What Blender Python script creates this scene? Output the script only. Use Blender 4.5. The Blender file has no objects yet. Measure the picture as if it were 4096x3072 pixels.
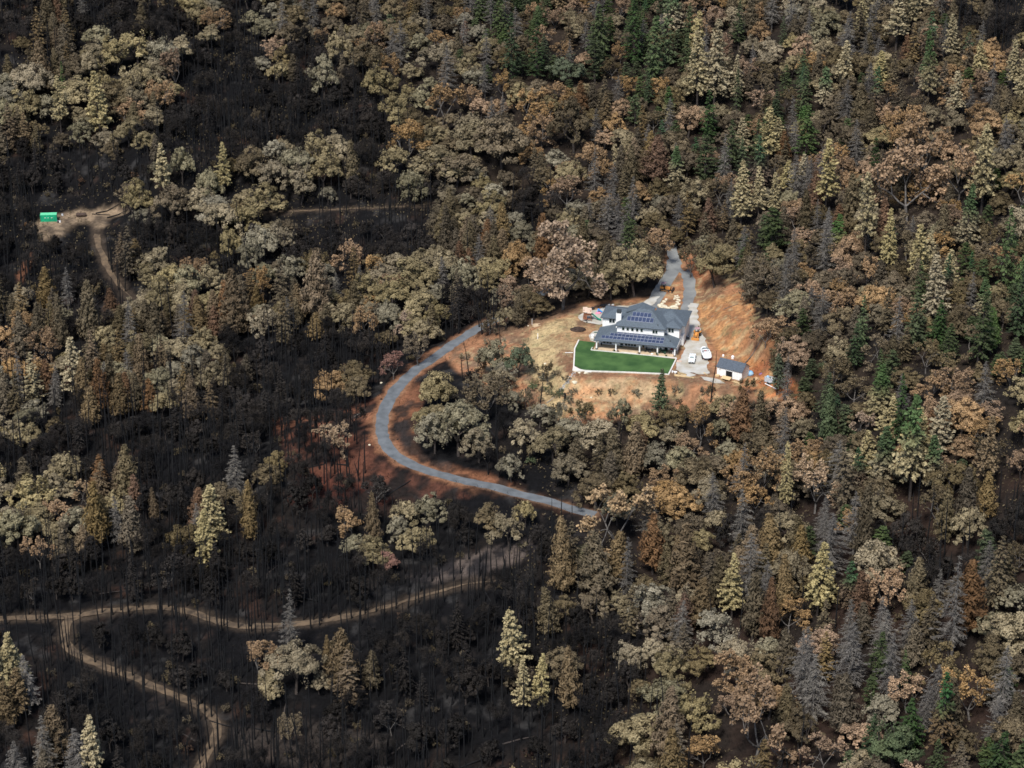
import bpy, bmesh, math, random
import numpy as np
from mathutils import Vector, Matrix

# ---------------------------------------------------------------- camera, world, sun, exposure
SC = bpy.context.scene
COL = SC.collection
F4 = 10240.0                       # focal length in photo pixels (4096 wide)
DIST, PITCH = 800.0, math.radians(25.0)
CAM = np.array([0.0, -DIST*math.cos(PITCH), DIST*math.sin(PITCH)])
cam_d = bpy.data.cameras.new('camera'); cam = bpy.data.objects.new('camera', cam_d); COL.objects.link(cam)
cam.location = CAM; cam.rotation_euler = (math.pi/2-PITCH, 0, 0)
cam_d.sensor_width = 36.0; cam_d.lens = F4/4096*36.0
cam_d.clip_start = 5.0; cam_d.clip_end = 8000.0
SC.camera = cam
SUN_DIR = Vector((-0.22, -0.53, 0.82)).normalized()     # towards the sun
world = bpy.data.worlds.new('World'); SC.world = world; world.use_nodes = True
wn = world.node_tree.nodes; wl = world.node_tree.links
sky = wn.new('ShaderNodeTexSky'); sky.sky_type = 'NISHITA'; sky.sun_disc = False
sky.sun_elevation = math.asin(SUN_DIR.z); sky.sun_rotation = math.atan2(SUN_DIR.x, SUN_DIR.y)
sky.dust_density = 1.0; sky.air_density = 1.0
wl.new(sky.outputs[0], wn['Background'].inputs[0]); wn['Background'].inputs[1].default_value = 0.08
sun_d = bpy.data.lights.new('sun', 'SUN'); sun = bpy.data.objects.new('sun', sun_d); COL.objects.link(sun)
sun_d.energy = 2.7; sun_d.angle = math.radians(14.0); sun_d.color = (1.0, 0.965, 0.91)
sun.rotation_euler = SUN_DIR.to_track_quat('Z', 'Y').to_euler(); sun.location = (0, 0, 400)
SC.view_settings.view_transform = 'Standard'; SC.view_settings.look = 'None'
SC.view_settings.exposure = 0.92; SC.view_settings.gamma = 1.0
SC.cycles.filter_width = 1.6; SC.cycles.max_bounces = 4; SC.cycles.diffuse_bounces = 2; SC.cycles.glossy_bounces = 2

RNG = np.random.default_rng(7)
K = 4096/2212                      # first-look pixels (2212 wide) to photo pixels
SP, CP = math.sin(PITCH), math.cos(PITCH)

# ---------------------------------------------------------------- helpers
def tag(o, label=None, cat=None, group=None, kind=None):
    if label: o['label'] = label
    if cat: o['category'] = cat
    if group: o['group'] = group
    if kind: o['kind'] = kind
    return o
def thing(name, label, cat, loc=(0, 0, 0), rz=0.0, group=None):
    o = bpy.data.objects.new(name, None); COL.objects.link(o)
    o.location = loc; o.rotation_euler = (0, 0, rz); o.empty_display_size = 0.5
    return tag(o, label, cat, group)
def mesh_obj(name, me, parent=None):
    o = bpy.data.objects.new(name, me); COL.objects.link(o)
    if parent is not None: o.parent = parent
    return o
def arr_mesh(name, V, F, mat=None, smooth=False, attrs=None):
    """V (n,3), F (m,k) all faces of k corners"""
    V = np.asarray(V, np.float32); F = np.asarray(F, np.int32)
    me = bpy.data.meshes.new(name); m, k = F.shape
    me.vertices.add(len(V)); me.vertices.foreach_set('co', V.ravel())
    me.loops.add(m*k); me.loops.foreach_set('vertex_index', F.ravel())
    me.polygons.add(m); me.polygons.foreach_set('loop_start', np.arange(0, m*k, k, dtype=np.int32))
    try: me.polygons.foreach_set('loop_total', np.full(m, k, np.int32))
    except Exception: pass
    if smooth: me.polygons.foreach_set('use_smooth', np.ones(m, bool))
    for an, dom, data in (attrs or []):
        if data.ndim == 1:
            a = me.attributes.new(an, 'FLOAT', dom); a.data.foreach_set('value', data.astype(np.float32))
        else:
            a = me.attributes.new(an, 'FLOAT_COLOR', dom); a.data.foreach_set('color', data.astype(np.float32).ravel())
    me.update(calc_edges=True)
    if mat: me.materials.append(mat)
    return me

class MB:
    """collects simple solids; build() makes one mesh object"""
    def __init__(s, xf=None): s.v = []; s.f = []; s.xf = xf
    def add(s, vs, fs):
        b = len(s.v); s.v += [tuple(s.xf(*p)) if s.xf else tuple(p) for p in vs]; s.f += [tuple(b+i for i in f) for f in fs]; return s
    def box(s, c, d, rz=0.0, taper=1.0):
        cx, cy, cz = c; x, y, z = d[0]/2, d[1]/2, d[2]/2; ca, sa = math.cos(rz), math.sin(rz); vs = []
        for k in (-1, 1):
            t = taper if k > 0 else 1.0
            for i, j in ((-1, -1), (1, -1), (1, 1), (-1, 1)):
                px, py = i*x*t, j*y*t; vs.append((cx+px*ca-py*sa, cy+px*sa+py*ca, cz+k*z))
        return s.add(vs, [(3, 2, 1, 0), (4, 5, 6, 7), (0, 1, 5, 4), (1, 2, 6, 5), (2, 3, 7, 6), (3, 0, 4, 7)])
    def b2(s, lo, hi): return s.box([(a+b)/2 for a, b in zip(lo, hi)], [b-a for a, b in zip(lo, hi)])
    def slab(s, poly, t):
        n = len(poly); vs = [tuple(p) for p in poly]+[(p[0], p[1], p[2]-t) for p in poly]
        return s.add(vs, [tuple(range(n)), tuple(range(2*n-1, n-1, -1))]+[(i, i+n, (i+1) % n+n, (i+1) % n) for i in range(n)])
    def loft(s, rings, cap=True):
        n = len(rings[0]); vs = [p for r in rings for p in r]; fs = []
        for k in range(len(rings)-1):
            for i in range(n): fs.append((k*n+i, k*n+(i+1) % n, (k+1)*n+(i+1) % n, (k+1)*n+i))
        if cap: fs += [tuple(range(n-1, -1, -1)), tuple(range((len(rings)-1)*n, len(rings)*n))]
        return s.add(vs, fs)
    def tube(s, pts, rad, n=8):
        pts = [Vector(p) for p in pts]; rings = []
        if not hasattr(rad, '__len__'): rad = [rad]*len(pts)
        for i, p in enumerate(pts):
            d = (pts[min(i+1, len(pts)-1)]-pts[max(i-1, 0)]).normalized()
            a = Vector((0, 0, 1)) if abs(d.z) < 0.9 else Vector((1, 0, 0))
            u = d.cross(a).normalized(); w = d.cross(u)
            rings.append([tuple(p+(u*math.cos(2*math.pi*k/n)+w*math.sin(2*math.pi*k/n))*rad[i]) for k in range(n)])
        return s.loft(rings)
    def cyl(s, c, r, w, axis='x', n=14, r2=None):
        d = {'x': Vector((1, 0, 0)), 'y': Vector((0, 1, 0)), 'z': Vector((0, 0, 1))}[axis]; c = Vector(c)
        return s.tube([c-d*w/2, c+d*w/2], [r, r2 if r2 is not None else r], n)
    def build(s, name, mat, parent=None, bevel=0.0, smooth=False):
        me = bpy.data.meshes.new(name); me.from_pydata(s.v, [], s.f); me.update()
        bm = bmesh.new(); bm.from_mesh(me); bmesh.ops.recalc_face_normals(bm, faces=bm.faces)
        if bevel: bmesh.ops.bevel(bm, geom=list(bm.edges), offset=bevel, segments=2, affect='EDGES', clamp_overlap=True)
        bm.to_mesh(me); bm.free()
        if smooth: me.polygons.foreach_set('use_smooth', [True]*len(me.polygons))
        me.materials.append(mat)
        return mesh_obj(name, me, parent)

# ---------------------------------------------------------------- materials
def new_mat(name):
    m = bpy.data.materials.new(name); m.use_nodes = True
    return m, m.node_tree.nodes, m.node_tree.links, m.node_tree.nodes['Principled BSDF']
def mat(name, col, rough=0.7, metal=0.0, var=0.12, scale=1.5, bump=0.0, spec=0.3, col2=None):
    m, n, l, b = new_mat(name)
    tc = n.new('ShaderNodeTexCoord'); nz = n.new('ShaderNodeTexNoise'); nz.inputs['Scale'].default_value = scale
    nz.inputs['Detail'].default_value = 6.0; l.new(tc.outputs['Object'], nz.inputs['Vector'])
    mx = n.new('ShaderNodeMix'); mx.data_type = 'RGBA'
    c2 = col2 or tuple(c*(1-2*var) for c in col)
    mx.inputs[6].default_value = (*[min(1, c*(1+var*0.6)) for c in col], 1); mx.inputs[7].default_value = (*c2, 1)
    rp = n.new('ShaderNodeMapRange'); rp.inputs[1].default_value = 0.35; rp.inputs[2].default_value = 0.7
    l.new(nz.outputs[0], rp.inputs[0]); l.new(rp.outputs[0], mx.inputs[0]); l.new(mx.outputs[2], b.inputs['Base Color'])
    b.inputs['Roughness'].default_value = rough; b.inputs['Metallic'].default_value = metal
    b.inputs['Specular IOR Level'].default_value = spec
    if bump:
        bp = n.new('ShaderNodeBump'); bp.inputs['Strength'].default_value = bump; bp.inputs['Distance'].default_value = 0.05
        l.new(nz.outputs[0], bp.inputs['Height']); l.new(bp.outputs[0], b.inputs['Normal'])
    return m
def band_mat(name, col, period, depth=0.25, axis=2, rough=0.6, rnd=0.15):
    """surface with courses (siding boards, shingle rows) across one object axis"""
    m, n, l, b = new_mat(name)
    tc = n.new('ShaderNodeTexCoord'); sp = n.new('ShaderNodeSeparateXYZ'); l.new(tc.outputs['Object'], sp.inputs[0])
    md = n.new('ShaderNodeMath'); md.operation = 'MODULO'; md.inputs[1].default_value = period
    ad = n.new('ShaderNodeMath'); ad.operation = 'ADD'; ad.inputs[1].default_value = 500*period; l.new(sp.outputs[axis], ad.inputs[0]); l.new(ad.outputs[0], md.inputs[0])
    rg = n.new('ShaderNodeMapRange'); rg.inputs[1].default_value = 0; rg.inputs[2].default_value = period*0.2
    rg.inputs[3].default_value = 1-depth; rg.inputs[4].default_value = 1.0; l.new(md.outputs[0], rg.inputs[0])
    nz = n.new('ShaderNodeTexNoise'); nz.inputs['Scale'].default_value = 2.2; nz.inputs['Detail'].default_value = 8; l.new(tc.outputs['Object'], nz.inputs['Vector'])
    r2 = n.new('ShaderNodeMapRange'); r2.inputs[1].default_value = .3; r2.inputs[2].default_value = .7; r2.inputs[3].default_value = 1-rnd; r2.inputs[4].default_value = 1+rnd; l.new(nz.outputs[0], r2.inputs[0])
    mu = n.new('ShaderNodeMath'); mu.operation = 'MULTIPLY'; l.new(rg.outputs[0], mu.inputs[0]); l.new(r2.outputs[0], mu.inputs[1])
    vm = n.new('ShaderNodeVectorMath'); vm.operation = 'SCALE'; vm.inputs[0].default_value = col; l.new(mu.outputs[0], vm.inputs['Scale'])
    l.new(vm.outputs[0], b.inputs['Base Color']); b.inputs['Roughness'].default_value = rough; b.inputs['Specular IOR Level'].default_value = 0.25
    return m
def leaf_mat(name, dark, light, top=None, top_at=0.55, rnd=0.22, gaps=True):
    """foliage: each leaf spray has its own tone; each tree its own shade; top = colour of the unscorched upper crown"""
    m, n, l, b = new_mat(name)
    at = n.new('ShaderNodeAttribute'); at.attribute_name = 'tone'
    mx = n.new('ShaderNodeMix'); mx.data_type = 'RGBA'; mx.inputs[6].default_value = (*dark, 1); mx.inputs[7].default_value = (*light, 1)
    l.new(at.outputs['Fac'], mx.inputs[0]); out = mx.outputs[2]
    if top:
        ah = n.new('ShaderNodeAttribute'); ah.attribute_name = 'rise'
        mr = n.new('ShaderNodeMapRange'); mr.inputs[1].default_value = top_at-.12; mr.inputs[2].default_value = top_at+.12; l.new(ah.outputs['Fac'], mr.inputs[0])
        m2 = n.new('ShaderNodeMix'); m2.data_type = 'RGBA'; m2.inputs[6].default_value = (*[c*.6 for c in top], 1); m2.inputs[7].default_value = (*[c*1.3 for c in top], 1)
        l.new(at.outputs['Fac'], m2.inputs[0])
        m3 = n.new('ShaderNodeMix'); m3.data_type = 'RGBA'; l.new(mr.outputs[0], m3.inputs[0]); l.new(out, m3.inputs[6]); l.new(m2.outputs[2], m3.inputs[7]); out = m3.outputs[2]
    oi = n.new('ShaderNodeObjectInfo')
    hs = n.new('ShaderNodeHueSaturation')
    r1 = n.new('ShaderNodeMapRange'); r1.inputs[3].default_value = 1-rnd; r1.inputs[4].default_value = 1+rnd; l.new(oi.outputs['Random'], r1.inputs[0]); l.new(r1.outputs[0], hs.inputs['Value'])
    mm = n.new('ShaderNodeMath'); mm.operation = 'MULTIPLY'; mm.inputs[1].default_value = 7.31; l.new(oi.outputs['Random'], mm.inputs[0])
    fr = n.new('ShaderNodeMath'); fr.operation = 'FRACT'; l.new(mm.outputs[0], fr.inputs[0])
    r2 = n.new('ShaderNodeMapRange'); r2.inputs[3].default_value = .495; r2.inputs[4].default_value = .506; l.new(fr.outputs[0], r2.inputs[0]); l.new(r2.outputs[0], hs.inputs['Hue'])
    r3 = n.new('ShaderNodeMapRange'); r3.inputs[3].default_value = .82; r3.inputs[4].default_value = 1.12; l.new(fr.outputs[0], r3.inputs[0]); l.new(r3.outputs[0], hs.inputs['Saturation'])
    l.new(out, hs.inputs['Color']); l.new(hs.outputs[0], b.inputs['Base Color'])
    b.inputs['Roughness'].default_value = 0.85; b.inputs['Specular IOR Level'].default_value = 0.12
    tr = n.new('ShaderNodeBsdfTranslucent'); l.new(hs.outputs[0], tr.inputs[0]); ms = n.new('ShaderNodeMixShader'); ms.inputs[0].default_value = .18
    l.new(b.outputs[0], ms.inputs[1]); l.new(tr.outputs[0], ms.inputs[2]); l.new(ms.outputs[0], n['Material Output'].inputs[0])
    return m
M = {}
M['bark_black'] = mat('charred_bark', (.008, .008, .009), .9, var=.35, scale=3)
M['bark_brown'] = mat('scorched_bark', (.055, .043, .036), .9, var=.4, scale=3, col2=(.02, .018, .018))
M['bark_grey'] = mat('grey_bark', (.13, .117, .105), .9, var=.3, scale=3, col2=(.05, .044, .04))
M['bark_pale'] = mat('pale_bark', (.30, .27, .24), .9, var=.3, scale=3)
LEAF = {
 'khaki':  leaf_mat('khaki_leaves', (.12, .095, .053), (.36, .29, .168), rnd=.25),
 'olive':  leaf_mat('olive_grey_leaves', (.11, .096, .06), (.30, .262, .175), rnd=.25),
 'brown':  leaf_mat('brown_leaves', (.065, .049, .029), (.205, .157, .09), rnd=.3),
 'orange': leaf_mat('orange_tan_leaves', (.14, .091, .05), (.45, .29, .158), rnd=.25),
 'peach':  leaf_mat('pale_peach_leaves', (.2, .138, .09), (.52, .37, .235), rnd=.08),
 'pink':   leaf_mat('pink_brown_leaves', (.17, .09, .066), (.36, .19, .14), rnd=.05),
 'straw':  leaf_mat('straw_needles', (.2, .163, .088), (.48, .395, .22), rnd=.12),
 'gold':   leaf_mat('golden_brown_needles', (.09, .062, .032), (.225, .16, .085), rnd=.25),
 'rust':   leaf_mat('rust_needles', (.08, .047, .028), (.19, .108, .06), rnd=.22),
 'umber':  leaf_mat('umber_needles', (.052, .041, .025), (.155, .122, .076), rnd=.3),
 'grey':   leaf_mat('grey_twigs', (.075, .067, .058), (.22, .2, .172), rnd=.25),
 'char':   leaf_mat('charred_twigs', (.007, .0068, .0075), (.024, .021, .02), rnd=.35),
 'ash':    leaf_mat('ash_brown_twigs', (.014, .0122, .011), (.055, .046, .04), rnd=.35),
 'soot':   leaf_mat('sooty_leaves', (.009, .0082, .008), (.034, .029, .025), rnd=.35),
 'green':  leaf_mat('green_needles', (.03, .04, .018), (.095, .122, .05), rnd=.25),
 'lime':   leaf_mat('bright_green_needles', (.045, .068, .026), (.115, .158, .062), rnd=.18),
 'dkgreen': leaf_mat('dark_green_needles', (.02, .034, .014), (.055, .088, .033), rnd=.2),
 'sage':   leaf_mat('grey_green_leaves', (.05, .066, .035), (.15, .175, .095), rnd=.1),
 'scorch': leaf_mat('scorched_green_needles', (.18, .145, .08), (.42, .35, .2), top=(.08, .125, .048), top_at=.6),
 'scorchbrown': leaf_mat('half_scorched_needles', (.075, .052, .032), (.18, .125, .075), top=(.045, .095, .038), top_at=.58),
}
# ---------------------------------------------------------------- pixels <-> world
def ray(px, py):
    X = (px*K-2048)/F4; Y = (1536-py*K)/F4
    return np.stack([np.asarray(X, float), CP+np.asarray(Y)*SP, -SP+np.asarray(Y)*CP], -1)
def on_plane(px, py, z=0.0):
    d = ray(px, py); t = (z-CAM[2])/d[..., 2]
    return CAM+d*t[..., None] if np.ndim(t) else CAM+d*t
def to_px(P):
    P = np.asarray(P, float)-CAM; f = P[..., 1]*CP-P[..., 2]*SP; u = P[..., 1]*SP+P[..., 2]*CP
    return (P[..., 0]/f*F4+2048)/K, (1536-u/f*F4)/K
def vnoise(x, y, s, seed):
    x = np.asarray(x)/s+seed*17.13; y = np.asarray(y)/s+seed*5.71; xi = np.floor(x); yi = np.floor(y); fx = x-xi; fy = y-yi
    fx = fx*fx*(3-2*fx); fy = fy*fy*(3-2*fy)
    def h(a, b):
        v = np.sin(a*127.1+b*311.7+seed*74.7)*43758.5453; return v-np.floor(v)
    return (h(xi, yi)*(1-fx)+h(xi+1, yi)*fx)*(1-fy)+(h(xi, yi+1)*(1-fx)+h(xi+1, yi+1)*fx)*fy
def fbm(x, y, s, seed, o=4): return sum(vnoise(x, y, s/2**i, seed+i)/2**i for i in range(o))/sum(1/2**i for i in range(o))
def inside(poly, x, y):
    r = np.zeros(np.shape(x), bool); n = len(poly)
    for i in range(n):
        (x1, y1), (x2, y2) = poly[i], poly[(i+1) % n]
        if y1 == y2: continue
        r ^= ((y1 > y) != (y2 > y)) & (x < (x2-x1)*(y-y1)/(y2-y1)+x1)
    return r
def dist_line(pts, x, y, closed=False, val=None):
    best = np.full(np.shape(x), 1e9); bv = np.zeros(np.shape(x)); n = len(pts)
    for i in range(n if closed else n-1):
        ax, ay = pts[i][:2]; bx, by = pts[(i+1) % n][:2]; L = (bx-ax)**2+(by-ay)**2+1e-9
        t = np.clip(((x-ax)*(bx-ax)+(y-ay)*(by-ay))/L, 0, 1); d = np.hypot(x-ax-t*(bx-ax), y-ay-t*(by-ay)); k = d < best
        best = np.where(k, d, best)
        if val is not None: bv = np.where(k, val[i]+(val[(i+1) % n]-val[i])*t, bv)
    return (best, bv) if val is not None else best
def smooth(a, b, v): t = np.clip((v-a)/(b-a), 0, 1); return t*t*(3-2*t)

# ---------------------------------------------------------------- terrain from survey points (photo pixel, height)
ANCH = [(0,0,38),(500,0,33),(1100,0,40),(1650,0,50),(2212,0,62), (100,170,20),(350,130,24),(600,190,16),(450,260,9),(820,150,22),(1100,180,25),(1500,200,30),(1900,200,42),(2212,250,50),
 (60,330,3),(300,360,7),(560,330,8),(740,300,9),(850,420,2),(640,470,-6),(1000,300,12),(1050,420,1),(1300,330,15),(1650,350,20),(2000,400,32),(2212,550,30),
 (110,490,-11),(250,455,-9),(60,620,-20),(320,560,-13),(420,480,-9),(500,620,-16),(800,560,-9),(1000,520,-4),(1200,520,2),(1450,480,7),(1700,480,16),(1950,600,22),
 (1530,560,4),(1490,590,1.5),(1640,690,9),(1560,660,4),(1700,760,9),(1900,820,12),(2180,850,18),
 (1120,660,-5),(1020,720,-8),(1150,730,-3),(900,800,-11),(815,920,-13),(700,830,-19),(500,800,-24),(200,780,-27),(40,900,-30),
 (1000,1040,-14),(1230,1095,-16),(1050,900,-9),(1250,940,-8),(1480,920,-8),(1400,1000,-12),(1650,900,-4),(1750,1000,-6),(2000,1050,2),(2212,1150,5),
 (650,970,-17),(400,1000,-28),(700,1090,-20),(900,1160,-22),(1250,1200,-20),(1100,1190,-19),(1500,1200,-17),(1800,1250,-12),(2212,1400,-6),
 (100,1330,-34),(600,1350,-31),(950,1280,-26),(1250,1330,-27),(1500,1450,-25),(1800,1500,-19),(2212,1659,-14),(400,1200,-32),(150,1150,-33),
 (250,1450,-37),(460,1570,-39),(700,1500,-36),(1000,1500,-33),(1250,1600,-34),(1600,1659,-29),(50,1600,-41),(800,1659,-41),(300,1659,-42),
 (1300,760,0),(1500,760,0),(1400,700,0),(1250,690,-.3)]
AP = np.array([list(on_plane(a, b, c)) for a, b, c in ANCH])
SCL = 100.0
def _phi(r2): return r2*np.log(r2+1e-9)*.5
_n = len(AP); _A = AP[:, :2]/SCL; _r2 = ((_A[:, None]-_A[None])**2).sum(-1)
_m = np.zeros((_n+3, _n+3)); _m[:_n, :_n] = _phi(_r2)+np.eye(_n)*.004; _m[:_n, _n] = 1; _m[:_n, _n+1:] = _A; _m[_n, :_n] = 1; _m[_n+1:, :_n] = _A.T
_w = np.linalg.solve(_m, np.concatenate([AP[:, 2], np.zeros(3)]))
def base_z(x, y):
    x = np.asarray(x)/SCL; y = np.asarray(y)/SCL; z = _w[_n]+_w[_n+1]*x+_w[_n+2]*y
    for i in range(_n): z = z+_w[i]*_phi((x-_A[i, 0])**2+(y-_A[i, 1])**2)
    return z
def axis(lo, hi, step):
    a = list(np.arange(lo, hi+1e-6, step)); g = step; l, h = lo, hi; L, H = [], []
    while h < 2600: g *= 1.35; h += g; H.append(h)
    g = step
    while l > -2600: g *= 1.35; l -= g; L.append(l)
    return np.array(L[::-1]+a+H)
GX = axis(-240, 240, .75); GY = axis(-220, 380, .75)
XX, YY = np.meshgrid(GX, GY)
core = np.hypot(np.clip(np.abs(XX)-260, 0, None), np.clip(np.abs(YY-70)-320, 0, None))
cx = np.clip(XX, -260, 260); cy = np.clip(YY, -240, 380)
ZZ = np.clip(base_z(cx, cy), -90, 110)+np.clip(YY-380, 0, 900)*.12
ZZ += (fbm(XX, YY, 26, 3)-.5)*3.2+(fbm(XX, YY, 5, 9, 3)-.5)*.9
PXX, PYY = to_px(np.stack([XX, YY, ZZ], -1))
def grid_z(x, y):
    x = np.asarray(x, float); y = np.asarray(y, float)
    i = np.clip(np.searchsorted(GX, x)-1, 0, len(GX)-2); j = np.clip(np.searchsorted(GY, y)-1, 0, len(GY)-2)
    fx = (x-GX[i])/(GX[i+1]-GX[i]); fy = (y-GY[j])/(GY[j+1]-GY[j])
    return (ZZ[j, i]*(1-fx)+ZZ[j, i+1]*fx)*(1-fy)+(ZZ[j+1, i]*(1-fx)+ZZ[j+1, i+1]*fx)*fy
def at(px, py):
    d = ray(px, py); t = np.arange(560, 1500, 1.0); P = CAM+d*t[:, None]; g = P[:, 2]-grid_z(P[:, 0], P[:, 1])
    k = int(np.argmax(g < 0)); k = max(k, 1); a = g[k-1]/(g[k-1]-g[k]+1e-9); p = CAM+d*(t[k-1]+a)
    p[2] = grid_z(p[0], p[1]); return p
def at4(px, py): return at(px/K, py/K)
def P0(px4, py4, z=0.0): p = on_plane(px4/K, py4/K, z); return p
# the levelled house pad
PAD4 = [(2270,1330),(2285,1400),(2275,1492),(2380,1500),(2690,1512),(2860,1548),(2990,1556),(3060,1530),(2960,1440),(2860,1390),(2805,1330),(2785,1250),(2790,1190),(2755,1165),(2650,1160),(2560,1205),(2480,1225),(2330,1240),(2300,1262)]
PADW = [tuple(P0(*p)[:2]) for p in PAD4]
dpad = np.where(inside(PADW, XX, YY), 0, dist_line(PADW, XX, YY, True))
ZZ = ZZ*smooth(0, 8, dpad)-.02*(1-smooth(0, 8, dpad))
# cut bank rising on the driveway side of the pad
def spline(pts, step=1.5):
    pts = [np.array(p, float) for p in pts]; out = []
    for i in range(len(pts)-1):
        p0 = pts[max(i-1, 0)]; p1 = pts[i]; p2 = pts[i+1]; p3 = pts[min(i+2, len(pts)-1)]; n = max(2, int(np.linalg.norm((p2-p1)[:2])/step))
        for k in range(n):
            t = k/n; out.append(.5*((2*p1)+(-p0+p2)*t+(2*p0-5*p1+4*p2-p3)*t*t+(-p0+3*p1-3*p2+p3)*t**3))
    out.append(pts[-1]); return np.array(out)
def carve(px_pts, half, blend, sm=9):
    global ZZ
    w = spline([at(*p) for p in px_pts]); k = np.ones(sm)/sm; zp = np.pad(w[:, 2], sm//2, mode='edge'); w[:, 2] = np.convolve(zp, k, 'valid')[:len(w)]
    lo = w.min(0)-half-blend-2; hi = w.max(0)+half+blend+2
    i0, i1 = np.searchsorted(GX, [lo[0], hi[0]]); j0, j1 = np.searchsorted(GY, [lo[1], hi[1]])
    d, v = dist_line(w, XX[j0:j1, i0:i1], YY[j0:j1, i0:i1], val=w[:, 2]); s = 1-smooth(half, half+blend, d)
    ZZ[j0:j1, i0:i1] = ZZ[j0:j1, i0:i1]*(1-s)+(v-.12)*s
    return w
ROAD = carve([(1225,585),(1180,625),(1130,655),(1078,686),(1030,712),(985,738),(935,774),(890,806),(852,845),(831,885),(825,930),(838,965),(872,994),(930,1019),(1000,1037),(1060,1050),(1120,1065),(1180,1082),(1225,1094),(1262,1106),(1285,1114)], 3.4, 4, 15)
DRIVE = carve([(1478,735),(1480,700),(1483,665),(1490,630),(1484,590),(1462,572),(1452,540),(1440,505)], 3.0, 3.5, 9)
SPUR = carve([(1405,664),(1420,640),(1436,610),(1452,585),(1456,560)], 3.2, 3, 7)
TRACK = carve([(-60,1338),(0,1335),(80,1333),(150,1331),(230,1320),(330,1313),(400,1318),(450,1335),(520,1352),(600,1351),(700,1340),(800,1320),(880,1297),(950,1276),(1010,1262),(1075,1252)], 2.6, 2.5, 9)
TRACK2 = carve([(185,1326),(150,1338),(139,1368),(150,1400),(200,1430),(270,1455),(350,1490),(430,1525),(468,1560),(462,1600),(440,1640),(420,1680)], 2.4, 2.5, 9)
TRACK3 = carve([(228,465),(212,490),(210,520),(225,560),(250,605),(285,645)], 2.0, 2, 7)
TRACK4 = carve([(500,462),(560,457),(640,455),(760,450),(850,446),(930,440)], 1.8, 2, 7)
CPAD = [tuple(at(*p)[:2]) for p in [(70,492),(95,470),(160,458),(250,438),(272,442),(235,468),(222,492),(190,472),(160,484),(128,512),(92,520)]]
zc = float(at(120, 475)[2]); dc = np.where(inside(CPAD, XX, YY), 0, dist_line(CPAD, XX, YY, True)); sc_ = smooth(0, 6, dc)
ZZ = ZZ*(.25+.75*sc_)+(zc+.02*(YY-CPAD[0][1]))*(.75-.75*sc_)
PXX, PYY = to_px(np.stack([XX, YY, ZZ], -1))

# ---------------------------------------------------------------- ground colours: what lies on the soil
def mixc(c, k, col): return c*(1-k[..., None])+np.asarray(col)*k[..., None]
wob_x = (fbm(XX, YY, 9, 21)-.5)*26; wob_y = (fbm(XX, YY, 9, 31)-.5)*20
QX, QY = PXX+wob_x, PYY+wob_y
n1 = fbm(XX, YY, 14, 41); n2 = fbm(XX, YY, 4, 51); n3 = fbm(XX, YY, 1.6, 61, 2)
C = np.zeros(XX.shape+(3,))+np.array((.005, .0048, .0054))
C = mixc(C, smooth(.5, .75, n1)*.7, (.014, .0112, .0098)); C = mixc(C, smooth(.62, .8, n2)*.6, (.022, .018, .016))
C = mixc(C, smooth(.6, .8, n2*.5+n1*.5)*.6, (.042, .02, .013)); C = mixc(C, smooth(.62, .78, fbm(XX, YY, 5.5, 131))*.55, (.04, .038, .037))
def zone(poly, col, k=1.0, soft=5.0, col2=None, nn=None):
    global C
    d = dist_line(poly, QX, QY, True); d = np.where(inside(poly, QX, QY), -d, d); s = (1-smooth(-soft, soft, d))*k
    cc = np.zeros(C.shape)+np.asarray(col)
    if col2 is not None: cc = mixc(cc, smooth(.38, .62, n2 if nn is None else nn), col2)
    C = C*(1-s[..., None])+cc*s[..., None]
LITTER = (.026, .019, .0145)
zone([(1130,0),(2300,0),(2300,1700),(1400,1700),(1380,1300),(1230,1130),(1280,1000),(1130,900),(1020,780),(1150,640),(1060,500),(900,300),(760,150)], LITTER, .9, 20, (.013, .0108, .0098), n1)
zone([(1380,1150),(2300,1000),(2300,1700),(1400,1700)], (.014, .011, .0098), .7, 20, (.032, .019, .014), n1)
zone([(950,770),(1010,728),(1080,720),(1190,690),(1260,655),(1420,640),(1440,560),(1480,535),(1525,570),(1615,632),(1640,760),(1715,860),(1640,860),(1400,900),(1230,915),(1100,860),(1000,810)], (.32, .155, .08), .95, 8, (.17, .105, .065), n1*.5+n2*.5)
zone([(1000,760),(1090,730),(1140,760),(1150,860),(1080,850),(1010,810)], (.36, .165, .085), .7, 8, (.17, .115, .075), n2)
zone([(1060,715),(1130,690),(1210,672),(1250,660),(1240,672),(1170,705),(1110,722)], (.17, .105, .065), .85, 5, (.27, .125, .065), n1)
zone([(1130,735),(1180,700),(1245,682),(1240,740),(1222,795),(1222,830),(1212,905),(1180,880),(1165,830),(1140,800)], (.45, .345, .18), .9, 6, (.31, .225, .12), n2*.6+n3*.4)
zone([(1216,815),(1330,818),(1450,822),(1470,850),(1395,862),(1280,880),(1215,905)], (.40, .285, .165), .75, 6, (.34, .165, .075), n2)
zone([(1230,830),(1340,850),(1400,870),(1360,895),(1240,905)], (.42, .205, .095), .7, 6, (.38, .28, .16), n2)
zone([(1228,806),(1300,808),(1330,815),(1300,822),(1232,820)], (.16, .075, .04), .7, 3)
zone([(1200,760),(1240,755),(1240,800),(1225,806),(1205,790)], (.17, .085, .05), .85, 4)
zone([(1190,722),(1270,706),(1290,720),(1255,742),(1205,738)], (.33, .19, .10), .7, 4)
zone([(1502,655),(1540,640),(1608,628),(1630,650),(1630,705),(1618,765),(1555,770),(1525,720),(1506,690)], (.42, .215, .092), .95, 5, (.28, .132, .06), fbm(XX*.2+YY*1.0, YY*.3-XX*2.0, 3.2, 71))
zone([(1600,690),(1665,690),(1700,830),(1640,850),(1600,770)], (.20, .105, .06), .6, 12, (.30, .14, .065), n2)
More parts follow.
